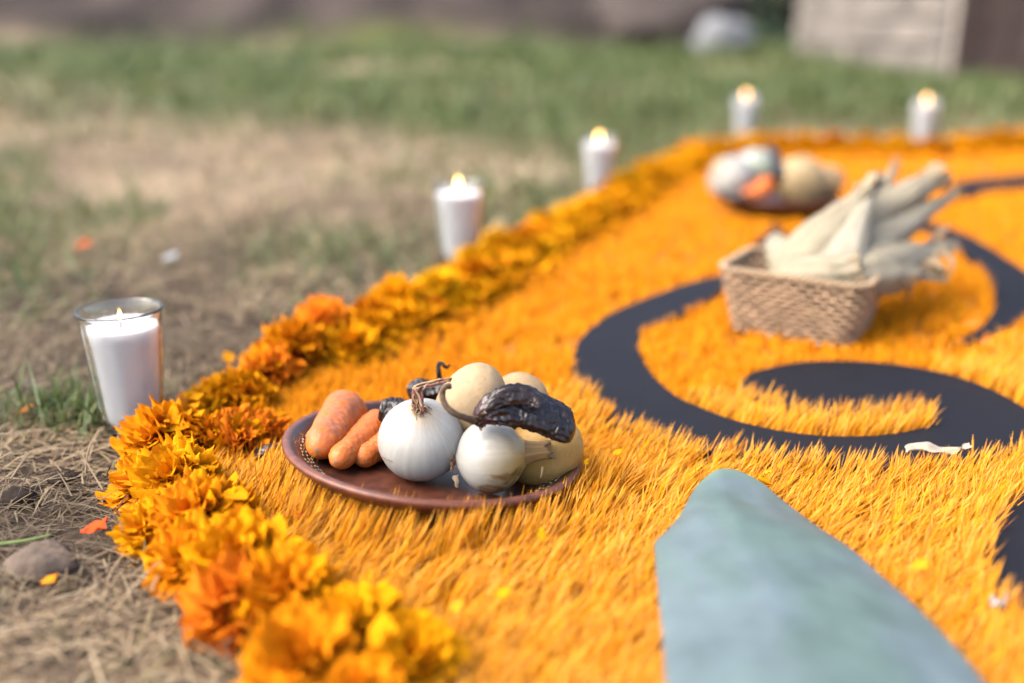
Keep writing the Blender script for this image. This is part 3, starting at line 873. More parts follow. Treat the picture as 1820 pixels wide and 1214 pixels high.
# big onion, neck leaning up towards the viewer
r1 = .0338
c1 = PV(748, 781, .066); fz = floor_z(c1.x, c1.y)
c1 = PV(748, 781, fz+r1*.93)
ax1 = Vector((0.03, -.48, 1)).normalized()
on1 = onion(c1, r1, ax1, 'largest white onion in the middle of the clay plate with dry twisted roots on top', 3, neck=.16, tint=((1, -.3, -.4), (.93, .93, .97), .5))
inv = on1.rotation_euler.to_matrix().transposed()
def loc1(px, py, dz, dy=0.0):     # photo point at a height -> this onion's own frame
    w = PV(px, py, dz); w.y += dy
    return inv @ (w-c1)
top = Vector((0, 0, r1*1.0))
rr = random.Random(2)
tw = []
topw = c1+on1.rotation_euler.to_matrix() @ top
for k in range(22):
    a = rr.uniform(0, 6.28); ro_ = rr.uniform(.002, .0062)
    base = Vector((math.cos(a)*ro_, math.sin(a)*ro_, r1*.93))
    p1 = inv @ (topw+Vector((-.001+rr.uniform(-.004, .004), .004+rr.uniform(-.003, .003), .007+rr.uniform(0, .003)))-c1)
    p2 = inv @ (topw+Vector((-.001+rr.uniform(-.005, .005), .006+rr.uniform(-.003, .003), .0155+rr.uniform(0, .002)))-c1)
    p3 = inv @ (topw+Vector((.009+rr.uniform(-.003, .003), .007+rr.uniform(-.002, .002), .0185+rr.uniform(-.0015, .0025)))-c1)
    p4 = inv @ (topw+Vector((.020+rr.uniform(-.005, .006), .008+rr.uniform(-.002, .002), .0215+rr.uniform(-.0012, .002)))-c1)
    tw.append([base, p1, p2, p3, p4] if k % 4 else [base, p1, p2])
strands('dry_neck', on1, tw, .00105, FIB, M['fibre'])
tuft = []
for k in range(70):
    a = rr.uniform(0, 6.28); q = Vector((math.cos(a), math.sin(a), 0)); l_ = rr.uniform(.003, .008)
    b0 = q*rr.uniform(.001, .004)+Vector((0, 0, r1*.97)); b1 = q*l_*.7+Vector((0, 0, r1*.97+rr.uniform(.002, .007))); b2 = q*l_*1.05+Vector((rr.uniform(-.002, .002), rr.uniform(-.002, .002), r1*.93+rr.uniform(0, .006)))
    tuft.append([b0, b1, b2])
strands('root_tuft', on1, tuft, .00045, FIB, M['fibre'], 5)
# second onion, lying on its side: roots to the left, neck to the right
r2 = .0285
c2 = PV(872, 812, .058); fz = floor_z(c2.x, c2.y); c2 = PV(872, 811, fz+r2*1.0)
ax2 = Vector((.95, .12, .06)).normalized()
on2 = onion(c2, r2, ax2, 'smaller white onion lying on its side at the plate front, roots left and neck right', 8, neck=.22, squash=.93,
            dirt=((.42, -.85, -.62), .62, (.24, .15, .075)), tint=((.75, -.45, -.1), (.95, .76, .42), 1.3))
inv2 = on2.rotation_euler.to_matrix().transposed(); m2 = on2.rotation_euler.to_matrix()
# papery cut neck
mb = MB()
ncz = np.linspace(r2*.86, r2*1.62, 16); ns_ = 40
V = []; C = []
for i, z in enumerate(ncz):
    t = i/15
    for k in range(ns_):
        a = 2*PI*k/ns_
        r_ = (.0062*(1-t)**2.4+.0066+.0018*t)*(1+.022*math.sin(a*7+t)+.02*math.sin(a*13+2))
        zz = z+(.0010*math.sin(a*5)+.0006*math.sin(a*11)+.0008*math.sin(a*2))*t**3*2
        V.append((r_*math.cos(a), r_*math.sin(a)*.85, zz))
        C.append(np.array([.42, .26, .11])*(.84+.13*math.sin(a*9+1)+.12*math.sin(a*23))*(1-.45*(t > .9)))
i0 = np.arange(15)[:, None]*ns_; k = np.arange(ns_)[None, :]; k1 = (k+1) % ns_
mb.add(V, np.stack([i0+k, i0+k1, i0+ns_+k1, i0+ns_+k], -1).reshape(-1, 4), np.clip(C, 0, 1))
V2 = [(0, 0, r2*1.50)]+[V[-ns_+k] for k in range(ns_)]
mb.add(V2, np.array([[0, 1+(k+1) % ns_, 1+k] for k in range(ns_)]), np.array([.35, .24, .13]))
obj('papery_neck', mb.mesh('papery_neck'), M['papery'], on2)
tuft = []
for k in range(90):
    a = rr.uniform(0, 6.28); q = Vector((math.cos(a), math.sin(a), 0)); l_ = rr.uniform(.002, .0085)
    z0 = -r2*.98
    tuft.append([q*rr.uniform(.0005, .004)+Vector((0, 0, z0)), q*l_*.7+Vector((0, 0, z0-rr.uniform(.001, .004))), q*l_*1.1+Vector((rr.uniform(-.002, .002), rr.uniform(-.002, .002), z0+rr.uniform(-.004, .001)))])
strands('root_tuft', on2, tuft, .00042, FIB, M['fibre'], 5)
def flake(name, parent, p0, p1, w, m, colr, bend=.002, ang=0):
    """small curled strip of skin between two points of the parent's frame"""
    p0 = Vector(p0); p1 = Vector(p1); d = p1-p0; s_ = d.cross(Vector((math.cos(ang), math.sin(ang), .3))).normalized(); n_ = d.cross(s_).normalized()
    V = []; C = []
    for i in range(7):
        t = i/6
        for j in range(4):
            s1 = (j/3-.5)
            ww = w*(1-.5*t)*(1+.3*math.sin(t*9+j))
            V.append(p0+d*t+s_*s1*ww+n_*(bend*math.sin(t*PI)+bend*.6*math.cos(s1*5)+.0004*math.sin(i*3+j*2)))
            C.append(np.array(colr)*(.8+.3*((i*7+j*3) % 5)/5))
    i = (np.arange(6)[:, None]*4+np.arange(3)[None, :]).ravel()
    me = mesh_np(name, np.array([tuple(v) for v in V]), np.stack([i, i+1, i+5, i+4], -1), np.clip(C, 0, 1))
    return obj(name, me, m, parent)
a_ = inv2 @ Vector((-r2*.94, -.013, -.010)); b_ = inv2 @ Vector((-r2*.88, -.0165, -.0185))
flake('loose_skin', on2, a_, b_, .005, M['papery'], (.36, .27, .18), .0012)
a_ = inv2 @ Vector((r2*1.42, -.006, -.006)); b_ = inv2 @ Vector((r2*1.36, -.009, -.014))
flake('loose_skin', on2, a_, b_, .0022, M['papery'], (.45, .31, .16), .0008)
a_ = inv @ Vector((-r1*.84, -r1*.52, -.007)); b_ = inv @ Vector((-r1*.60, -r1*.80, -.006))
flake('loose_skin', on1, a_, b_, .0012, M['fibre'], (.30, .2, .13), .0006)

# ------------------------------------------------------------------ carrots
def carrot(p0, p1, r0, r1_, label, seed, dust=.3, grey=0.0, bend=(0, 0, 0), group='carrots on the near clay plate', lo=False):
    p0 = Vector(p0); p1 = Vector(p1); n = 30 if lo else 120; nseg = 24 if lo else 72
    mid = (p0+p1)/2
    path = []; rad = []
    for i in range(n):
        t = i/(n-1)
        te = .5-.5*math.cos(t*PI) if False else t
        path.append(p0-mid+(p1-p0)*te+Vector(bend)*math.sin(te*PI))
        L = (p1-p0).length
        d0 = te*L; d1 = (1-te)*L
        rr_ = r0+(r1_-r0)*smooth(0, 1, np.array(te))
        e0 = math.sqrt(max(0, 1-(1-min(1, d0/(r0*1.45)))**2)); e1 = math.sqrt(max(0, 1-(1-min(1, d1/(r1_*.8)))**2))
        rad.append(max(.0003, float(rr_)*e0*e1))
    rs = random.Random(seed)
    creases = [(rs.uniform(.05, .97), rs.uniform(0, 6.28), rs.uniform(.3, 1.1), rs.uniform(.3, 1)) for _ in range(46)]
    def crease(t, a):
        d = 0
        for ct, ca_, cw, cd in creases:
            da = abs((a-ca_+PI) % (2*PI)-PI)
            if da < cw:
                dt = abs(t-ct)
                if dt < .012: d += cd*(1-dt/.012)*(1-da/cw)
        return d
    cache = {}
    def disp(t, a, q):
        c_ = crease(t, a); cache[(round(t, 5), round(a, 5))] = c_
        k = .0012*(mn.noise(Vector((math.cos(a)*1.2, math.sin(a)*1.2, t*5+seed)))) + .0006*mn.noise(Vector((math.cos(a)*3, math.sin(a)*3, t*26+seed)))
        return (k-.0007*c_)*min(1, t*8)
    def col(t, a):
        Ra = rad[min(n-1, int(t*(n-1)))]/.014; q = Vector((math.cos(a)*1.1*Ra, math.sin(a)*1.1*Ra, t*6+seed))
        n1 = .5+.5*mn.noise(q*1.6); n2 = .5+.5*mn.noise(q*7); n3 = .5+.5*mn.noise(q*16)
        base = np.array([.84, .19, .022])*(.85+.3*n1)
        c_ = crease(t, a)
        k = dust*max(0, min(1, (n2-.52)*4))*(.35+.8*max(0, 1-t*3.2))+.6*max(0, min(1, (n1*.4+n2*.5+n3*.3-.66)*7))*max(0, 1-t*4.2)
        k = min(.9, k+.55*c_*(n3 > .4))
        base = base*(1-k*.8)+np.array([.92, .40, .15])*k*.75
        g_ = grey*max(0, min(1, (n1-.30)*3))*max(0, math.cos(a-.3))**.6 if math.cos(a-.3) > 0 else 0
        base = base*(1-g_)+np.array([.28, .15, .10])*g_
        if t < .006: base = np.array([.34, .20, .10])
        if t > .97: base = base*.6
        return base
    v, f, c = loft(path, rad, nseg, disp, col)
    return obj('carrot', mesh_np('carrot', v, f, c), M['carrot'], None, loc=mid, label=label, cat='carrot', group=group)
def on_floor(px, py, r):
    q = PV(px, py, .05)
    for _ in range(4): q = PV(px, py, floor_z(q.x, q.y)+r)
    return q
a = on_floor(563, 803, .0175); b = on_floor(620, 728, .0205); a.z += .001; b.z += .003
carrot(a, b, .0135, .0198, 'thickest carrot at the left end of the plate, greyish dusty on top', 4, .35, .55)
a = on_floor(596, 822, .013); b = on_floor(676, 752, .015)
carrot(a, b, .0100, .0150, 'middle carrot of the three on the plate', 11, .35, .12, (0.001, .001, .001))
a = on_floor(636, 818, .0108); b = on_floor(722, 768, .0135)
carrot(a, b, .0092, .014, 'shortest carrot, tucked against the largest onion', 19, .35, .05)

# ------------------------------------------------------------------ potatoes
def potato(center, axes, rot, label, seed, colr=(.72, .56, .34), tint=(.72, .56, .34), group='pale potatoes on the near clay plate', lo=False):
    nu, nv = (40, 26) if lo else (110, 70)
    u = np.arange(nu)/nu*2*PI; ph = np.linspace(0.001, PI-.001, nv)
    Ph, Uu = np.meshgrid(ph, u, indexing='ij')
    V = np.stack([np.sin(Ph)*np.cos(Uu), np.sin(Ph)*np.sin(Uu), -np.cos(Ph)], -1).reshape(-1, 3)
    out = []; C = []
    for q in V:
        v = Vector(q); d = 1+.035*mn.noise(v*1.3+Vector((seed, 0, 0)))+0.005*mn.noise(v*5+Vector((seed, 3, 0)))
        out.append((q[0]*axes[0]*d, q[1]*axes[1]*d, q[2]*axes[2]*d))
        n1 = .5+.5*mn.noise(v*2.2+Vector((seed, 9, 1))); n2 = mn.fractal(v*6+Vector((seed, 1, 4)), 1, 2, 5); n3 = mn.noise(Vector((v.x*5, v.y*5, v.z*22))+Vector((seed*2, 0, 0)))
        c = np.array(colr)*(1-n1)+np.array(tint)*n1
        c = c*(1+.10*n2)
        k = max(0, min(1, (n2-.36)*4))*.55+max(0, min(1, (n3-.42)*5))*.25
        c = c*(1-k)+np.array([.36, .24, .13])*k
        C.append(c)
    i0 = np.arange(nv-1)[:, None]*nu; k = np.arange(nu)[None, :]; k1 = (k+1) % nu
    Fq = np.stack([i0+k, i0+k1, i0+nu+k1, i0+nu+k], -1).reshape(-1, 4)
    return obj('potato', mesh_np('potato', np.array(out), Fq, np.clip(C, 0, 1)), M['potato'], None, loc=center, rot=rot, label=label, cat='potato', group=group)
potato(PV(836, 722, .068), (.0275, .030, .039), (R(8), R(24), 0), 'large pale potato standing upright behind the two onions', 2, (.54, .40, .23), (.50, .34, .18))
potato(PV(922, 716, .058), (.026, .027, .026), (0, R(30), 0), 'small pale potato mostly hidden behind the big dried chili', 5, (.54, .37, .19), (.50, .33, .16))
qp = on_floor(966, 802, .026)
potato(qp, (.029, .027, .034), (R(10), R(62), R(15)), 'yellow potato at the right end of the plate beneath the dried chili', 9, (.62, .40, .15), (.66, .37, .08))

# ------------------------------------------------------------------ dried chilies
def chili_body(name, pts, halfw, thick, seed, parent, wr=.0026, ref=(0, -.5, 1), n=110, nseg=60, tone=None):
    pts = [Vector(tuple(p)) for p in crom(pts, max(2, n//(len(pts)-1)))]
    n = len(pts)
    hw = np.interp(np.linspace(0, 1, n), np.linspace(0, 1, len(halfw)), halfw)
    th = np.interp(np.linspace(0, 1, n), np.linspace(0, 1, len(thick)), thick)
    def disp(t, a, q):
        s_ = max(math.sin(min(t*8, PI/2)), .05)*max(math.sin(min((1-t)*8, PI/2)), .05)
        ca, sa = math.cos(a), math.sin(a); w1 = mn.noise(Vector((ca*2.2, sa*2.2, t*5+seed))); w2 = 1-abs(mn.noise(Vector((ca*4.5+seed, sa*4.5+t*2, t*9))))*2.4
        w3 = 1-abs(mn.noise(Vector((ca*9+seed, sa*9-t*3, t*22))))*2.2
        w4 = 1-abs(mn.noise(Vector((q.x*260+seed, q.y*260, q.z*260))))*2.2
        return s_*(wr*w1*.7+wr*.36*w2+wr*.26*w3+wr*.24*w4-wr*.4)
    def col(t, a):
        q = Vector((math.cos(a), math.sin(a), t*6+seed)); k = .5+.5*mn.noise(q*1.7)
        c = np.array([.008, .005, .006])*(1-k)+np.array([.022, .009, .007])*k
        if tone: c = tone(t, a, c)
        return c
    v, f, c = loft(pts, [1]*n, nseg, disp, col, flat=lambda t: (float(np.interp(t, np.linspace(0, 1, n), th)), float(np.interp(t, np.linspace(0, 1, n), hw))), ref=ref)
    return obj(name, mesh_np(name, v, f, c), M['chili'], parent)
def stem(parent, pts, r0, r1_, name='stem', colr=(.17, .115, .075), flare=0):
    pts = [Vector(tuple(p)) for p in crom(pts, 10)]; n = len(pts)
    rad = [r0+(r1_-r0)*i/(n-1)+flare*math.exp(-((n-1-i)/4)**2) for i in range(n)]
    v, f, c = loft(pts, rad, 18, lambda t, a, q: .0003*math.sin(a*6+t*4)+.0003*mn.noise(q*600), lambda t, a: np.array(colr)*(.75+.4*(.5+.5*math.sin(a*5+t*9))))
    return obj(name, mesh_np(name, v, f, c), M['stem'], parent)
# the big one, lying over the yellow potato
ch = empty('dried_chili', PV(900, 715, .095), label='big glossy black dried chili with curled brown stem lying over the potatoes', cat='dried chili', group='black dried chilies')
o0 = Vector(ch.location)
W_ = lambda px, py, z: PV(px, py, z)-o0
def tone1(t, a, c):
    if t < .28:
        k = smooth(.28, .06, np.array(t))*.9*(.5+.5*math.sin(a*9+t*20))
        return c*(1-k)+np.array([.16, .035, .055])*k
    return c
chili_body('pod', [W_(845, 752, .080), W_(862, 735, .088), W_(890, 724, .092), W_(925, 722, .091), W_(958, 734, .086), W_(985, 746, .080), W_(1006, 757, .075), W_(1018, 762, .071)],
           [.004, .010, .0145, .017, .016, .0155, .0145, .006], [.003, .005, .006, .0065, .0060, .0060, .006, .003], 5, ch, .0030, ref=(-.25, -.75, .55), tone=tone1)
# the curled lip of the split pod
chili_body('pod_lip', [W_(862, 730, .094), W_(885, 711, .101), W_(913, 702, .104), W_(942, 708, .101), W_(960, 722, .096)],
           [.0025, .006, .007, .006, .0025], [.0010, .0014, .0015, .0014, .0010], 15, ch, .0019, ref=(-.2, -.9, .1), n=60, nseg=30,
           tone=lambda t, a, c: c*.6+np.array([.016, .008, .005]))
stem(ch, [W_(801, 686, .112), W_(791, 688, .112), W_(786, 700, .107), W_(791, 719, .100), W_(806, 734, .094), W_(826, 742, .089), W_(843, 747, .084)], .0021, .0024, flare=.0012)
# calyx: torn papery cap
mbk = MB()
for k in range(7):
    a = k*PI/3.5; base = W_(842, 748, .084)
    d = Vector((.3*math.cos(a)+.25, -.55*math.sin(a)-.1, .8*math.sin(a)+.1*math.cos(a))).normalized()
    V = []; 
    for i in range(6):
        for j in range(4):
            t = i/5; s1 = (j/3-.5)
            q = base+Vector((.004, 0, .001))+d*(.002+.0085*t)+Vector((.3, .2, .8)).cross(d).normalized()*s1*.005*(1-.6*t)+Vector((.0015*math.sin(t*5+k), 0, .001*math.cos(j*2+k)))
            V.append(tuple(q))
    i = (np.arange(5)[:, None]*4+np.arange(3)[None, :]).ravel()
    mbk.add(V, np.stack([i, i+1, i+5, i+4], -1), np.array([(.30, .20, .11), (.12, .085, .06)][k % 2]))
obj('calyx', mbk.mesh('calyx'), M['stem'], ch)
# chili behind the plate with upright stem
q0 = PV(765, 700, .050)
ch2 = empty('dried_chili', q0, label='small black dried chili with hooked upright stem behind the largest onion', cat='dried chili', group='black dried chilies')
o0 = Vector(ch2.location)
chili_body('pod', [W_(729, 690, .052), W_(745, 694, .052), W_(765, 698, .050), W_(785, 697, .051), W_(806, 697, .052), W_(830, 703, .05)],
           [.006, .0105, .010, .010, .010, .006], [.005, .008, .009, .009, .009, .005], 25, ch2, .003, ref=(0, -.9, .4), tone=lambda t, a, c: c*.7)
stem(ch2, [W_(799, 649, .078), W_(794, 653, .075), W_(789, 650, .077), W_(783, 645, .079), W_(779, 650, .076), W_(780, 663, .070), W_(781, 681, .058)], .0010, .0022, colr=(.035, .03, .03))
q0 = PV(695, 727, .055)
ch3 = empty('dried_chili', q0, label='crumpled black dried chili end poking out between carrots and largest onion', cat='dried chili', group='black dried chilies')
o0 = Vector(ch3.location)
chili_body('pod', [W_(677, 728, .054), W_(690, 731, .053), W_(710, 735, .053), W_(735, 740, .053)], [.009, .0115, .012, .011], [.006, .008, .009, .008], 35, ch3, .003, ref=(0, -.9, .4), n=60, nseg=40)
q0 = PV(480, 805, .018)
ch4 = empty('dried_chili', q0, label='black dried chili tip lying on the turf left of the plate under marigold petals', cat='dried chili', group='black dried chilies')
o0 = Vector(ch4.location)
chili_body('pod', [W_(452, 808, .014), W_(470, 806, .017), W_(485, 802, .018), W_(500, 797, .018)], [.004, .006, .0065, .005], [.003, .005, .005, .004], 45, ch4, .0014, ref=(0, -.9, .4), n=50, nseg=36)

# ------------------------------------------------------------------ agave leaf
def agave():
    rows = len(LEAF)*6; cols_ = 60
    Lc = [np.array(leafL[k//6])*(1-k%6/6)+np.array(leafL[min(k//6+1, len(leafL)-1)])*(k%6/6) for k in range(6*(len(leafL)-1)+1)]; Rc = crom(leafR, 6); Mc = crom([P(r[1][0], r[1][1], .062 if i > 1 else .054) for i, r in enumerate(LEAF)], 6)
    n = len(Lc); ctr = Vector(Mc[n//2]); V = []; C = []
    for i in range(n):
        v = i/(n-1)
        for j in range(cols_+1):
            u = j/cols_
            # quadratic through left, middle, right with the ridge a third of the way over
            Lp, Mp, Rp = Lc[i], Mc[i], Rc[i]
            ur = .36+.10*v; lin = u/ur if u < ur else (1-u)/(1-ur)
            hk = (.45*(1-math.sqrt((1-lin)**2+.004)+.05)+.55*math.sin(PI*u**.8)**.8)
            q = Lp*(1-u)+Rp*u
            q = q+np.array([0, 0, (.005+.011*float(smooth(0, .35, np.array(v))))*hk])
            q[1] += .020*math.sin(PI*u)*max(0, 1-v*6)
            q = q.copy(); q[2] += .004*(fbm(np.array([q[0]*14]), np.array([q[1]*9]), 3)[0]-.5)*2
            if i == 0: q[2] -= .004
            V.append(q)
            n1 = fbm(np.array([q[0]*16+4]), np.array([q[1]*12]), 4)[0]; n2 = fbm(np.array([q[0]*45+4]), np.array([q[1]*20]), 4)[0]
            n3 = fbm(np.array([(q[0]+q[1]*.3)*60]), np.array([(q[1]-q[0]*.3)*12+50]), 3)[0]
            bl = np.array([.150, .205, .218]); gr = np.array([.128, .192, .172])
            k = smooth(.40, .72, np.array(n1)); c = bl*(1-k)+gr*k
            c = c*(.88+.24*n2)
            edge = float(smooth(.07, 0, np.array(v)))*.7
            c = c*(1-edge)+np.array([.19, .32, .16])*edge
            s_ = float(smooth(.66, .76, np.array(n3)))*.45
            c = c*(1-s_)+np.array([.13, .2, .17])*s_
            sc_ = 0.0
            c = c*(1-sc_)+np.array([.42, .40, .34])*sc_
            C.append(c)
    # rounded tip: roll the first rows down
    V = np.array(V)-np.array(ctr)
    tipr = []; tc2 = []
    first = V[:cols_+1]
    for k in range(1, 5):
        dz = [-.004, -.010, -.020, -.030][k-1]; dy = [.005, .008, .009, .0085][k-1]
        rr_ = first.copy(); rr_[:, 1] += dy; rr_[:, 2] += dz; rr_[:, 2] = np.maximum(rr_[:, 2], .006-ctr.z)
        tipr.insert(0, rr_); tc2.insert(0, np.array(C[:cols_+1])*.95)
    V = np.vstack(tipr+[V]); C = np.vstack(tc2+[np.array(C)])
    n += 4; w = cols_+1
    i = (np.arange(n-1)[:, None]*w+np.arange(cols_)[None, :]).ravel()
    me = mesh_np('agave_leaf', V, np.stack([i, i+1, i+w+1, i+w], -1), C)
    o = obj('agave_leaf', me, M['agave'], None, loc=ctr, label='large smooth blue-green agave leaf lying on the orange turf in the foreground', cat='agave leaf')
    md = o.modifiers.new('thickness', 'SOLIDIFY'); md.thickness = .006; md.offset = -1 if me.polygons[len(me.polygons)//2].normal.z > 0 else 1
    sb = o.modifiers.new('smooth', 'SUBSURF'); sb.levels = 1; sb.render_levels = 1
agave()

# ------------------------------------------------------------------ basket
def basket():
    e = empty('palm_basket', (BK_C.x, BK_C.y, .012), (0, 0, BK_ROT), label='rectangular woven palm basket full of dried corn husks', cat='basket')
    Hb = .077
    def ring(t, a_off=0):      # rounded rectangle at height t
        k = .80+.20*t; hx, hy = BK_LX/2*k, BK_LY/2*k; rc = .020
        return hx, hy, rc
    def pt(sv, t, off):        # sv 0..1 round the perimeter
        hx, hy, rc = ring(t)
        hx += off; hy += off; rc += off
        sx, sy = 2*(hx-rc), 2*(hy-rc); q = PI/2*rc; per = 2*sx+2*sy+4*q
        d = (sv % 1)*per
        segs_ = [(sx, 0), (q, 1), (sy, 2), (q, 3), (sx, 4), (q, 5), (sy, 6), (q, 7)]
        for L_, id_ in segs_:
            if d <= L_: break
            d -= L_
        u = d
        if id_ == 0: return (-sx/2+u, -hy)
        if id_ == 1: a = -PI/2+u/rc; return (hx-rc+rc*math.cos(a), -hy+rc+rc*math.sin(a))
        if id_ == 2: return (hx, -sy/2+u)
        if id_ == 3: a = u/rc; return (hx-rc+rc*math.cos(a), hy-rc+rc*math.sin(a))
        if id_ == 4: return (sx/2-u, hy)
        if id_ == 5: a = PI/2+u/rc; return (-hx+rc+rc*math.cos(a), hy-rc+rc*math.sin(a))
        if id_ == 6: return (-hx, sy/2-u)
        a = PI+u/rc; return (-hx+rc+rc*math.cos(a), -hy+rc+rc*math.sin(a))
    NS = 64; rows = 13; r = random.Random(4)
    for k in range(rows):
        t = (k+.5)/rows; z = t*Hb; ph = (k % 2)*PI
        m_ = NS*5; V = []; C = []; hh = Hb/rows*.56
        for i in range(m_):
            sv = i/m_; w = math.cos(sv*NS*PI+ph)*.0026
            tint = np.array([.62, .42, .26])*(.6+.75*vnoise(np.array([sv*34+k*7.3]), np.array([k*3.1]))[0])
            for (dz, do) in ((-hh, 0), (0, .0009), (hh, 0), (0, -.0009)):
                x_, y_ = pt(sv, t+dz/Hb, w+do*1.0+.0)
                V.append((x_, y_, z+dz+.0006*math.sin(sv*60+k))); C.append(tint)
        i = np.arange(m_)[:, None]*4; j = np.arange(4)[None, :]
        i2 = ((np.arange(m_)+1) % m_)[:, None]*4; j2 = (j+1) % 4
        f = np.stack([i+j, i2+j, i2+j2, i+j2], -1).reshape(-1, 4)
        obj('weave_strand', mesh_np('weave_strand', np.array(V), f, np.clip(C, 0, 1)), M['weave'], e)
    sm = None
    for k in range(NS):
        sv = k/NS
        pth = [Vector((*pt(sv, t, 0), t*Hb)) for t in np.linspace(0, .98, 6)]
        v, f, c = loft(pth, [.0011]*6, 6, col=lambda t, a: (.50, .35, .23)); obj('stake', mesh_np('stake', v, f, c), M['weave'], e)
    pth = []; 
    mb = MB()
    for ph in (0, PI):
        pth = [Vector((*pt(i/300, 1, .0018*math.cos(i/300*2*PI*40+ph)), Hb+.001+.0018*math.sin(i/300*2*PI*40+ph))) for i in range(301)]
        v, f, c = loft(pth, [.0026]*301, 8, caps=False, col=lambda t, a: (.50, .35, .21)); mb.add(v, f, c)
    obj('rim', mb.mesh('rim'), M['weave'], e)
    V = [(*pt(i/60, 0, -.0005), .002) for i in range(60)]
    obj('bottom', mesh_np('bottom', np.array(V+[(0, 0, .002)]), np.array([[60, i, (i+1) % 60] for i in range(60)]), np.tile([.45, .3, .2], (61, 1))), M['weave'], e)
basket()

# ------------------------------------------------------------------ corn in husks
def husk_ear(base, tip, rad, label, seed, stalk=.04, open_=.3, bendv=(0, 0, 0), shape=None):
    base = Vector(base); tip = Vector(tip); L = (tip-base).length
    e = empty('corn_husk', base, label=label, cat='corn husk', group='dried corn husks in the basket')
    d = (tip-base).normalized(); rs = random.Random(seed)
    s1 = d.orthogonal().normalized(); s2 = d.cross(s1)
    shape = shape or [.35, .85, 1.0, 1.0, .85, .55, .25, .12]
    bend = Vector(bendv)
    def rr_(t): return float(np.interp(t, np.linspace(0, 1, len(shape)), shape))*rad
    for k in range(7):
        a0 = k*2*PI/7*2.0+rs.uniform(-.2, .2); wid = rs.uniform(1.1, 1.6)
        V = []; C = []; n = 26; w = 11; lift = rs.uniform(0, .0025)+.0012*k*.3
        tl = rs.uniform(.9, 1.12); curl = rs.uniform(-.02, .03)*open_
        bb = np.array([.60, .52, .36]) if rs.random() > .3 else np.array([.62, .57, .44])
        for i in range(n):
            t = i/(n-1)*tl
            for j in range(w):
                s_ = (j/(w-1)-.5)*2; a = a0+s_*wid*(1-.35*t**3)
                r_ = rr_(min(t, 1))+lift+.0011*math.sin(s_*9+k)+.0015*mn.noise(Vector((s_*2, t*6, seed+k)))*2
                if t > .75: r_ += (t-.75)**2*rad*6*open_*(1+.6*math.sin(k*2.3))
                q = d*t*L+(s1*math.cos(a)+s2*math.sin(a))*r_+bend*t*t+Vector((0, 0, curl))*max(0, t-.7)
                V.append(tuple(q))
                g_ = .5+.5*mn.noise(Vector((s_*1.5+k, t*2, seed*.7)))
                rb = .90+.12*math.sin(s_*26+k)
                c = bb*rb*(.8+.3*g_)
                gk = max(0, g_-.70)*.8; c = c*(1-gk)+np.array([.55, .60, .28])*gk
                bk = max(0, (t-.86))*3.2; bk = min(.8, bk); c = c*(1-bk)+np.array([.50, .36, .20])*bk
                C.append(c)
        i = (np.arange(n-1)[:, None]*w+np.arange(w-1)[None, :]).ravel()
        obj('husk_leaf', mesh_np('husk_leaf', np.array(V), np.stack([i, i+1, i+w+1, i+w], -1), np.clip(C, 0, 1)), M['husk'], e)
    pth = [bend*t*t+d*L*t for t in np.linspace(.9, 1.0+stalk/L, 8)]
    v, f, c = loft(pth, [rad*.20]*6+[rad*.26, rad*.22], 12, col=lambda t, a: np.array([.50, .38, .22])*(1-.5*(t > .85)))
    obj('stalk', mesh_np('stalk', v, f, c), M['husk'], e)
    return e
def BL(x, y, z):
    c_, s_ = math.cos(BK_ROT), math.sin(BK_ROT)
    return Vector((BK_C.x+x*c_-y*s_, BK_C.y+x*s_+y*c_, .012+z))
husk_ear(BL(-.030, -.010, .045), PV(1545, 332, .175), .028, 'long pale husk leaning up to the right from the left end of the basket', 3, .012, .5)
husk_ear(BL(.030, -.026, .040), PV(1556, 322, .180), .027, 'upright husk with a bare brown stalk rising from the middle of the basket', 7, .012, .15, shape=[.8, 1.0, 1.0, .86, .60, .38, .22, .14])
husk_ear(BL(.005, .010, .060), PV(1688, 350, .145), .025, 'husk pointing right with a thin dry tip beyond the basket', 12, .022, .1)
husk_ear(BL(-.010, .030, .080), PV(1650, 325, .165), .023, 'husk lying on top of the pile with a blunt end to the right', 17, .006, .4, shape=[.5, .9, 1, 1, .95, .8, .6, .3])
husk_ear(BL(.035, .035, .060), PV(1588, 300, .160), .013, 'thin dark husk stub at the back of the basket', 22, .008, .1)
husk_ear(BL(-.020, .020, .050), PV(1378, 424, .098), .017, 'small pale husk resting on the left rim of the basket', 27, .002, .1, shape=[.5, .9, 1, .95, .9, .8, .6, .3])
husk_ear(BL(-.025, -.035, .066), BL(.065, -.030, .088), .021, 'short husk low at the front rim of the basket', 31, .002, .6, shape=[.4, .9, 1, 1, .9, .8, .5, .3])
husk_ear(BL(.045, -.010, .070), PV(1680, 425, .090), .026, 'wide frayed husk hanging over the right end of the basket', 37, .006, 1.2, (0, 0, -.018), shape=[.6, .95, 1, .95, .8, .6, .35, .15])
husk_ear(BL(.060, -.030, .075), PV(1640, 478, .075), .020, 'short husk bent down over the right front corner of the basket', 39, .003, 1.2, (0, 0, -.010), shape=[.6, .95, 1, .95, .8, .6, .35, .15])

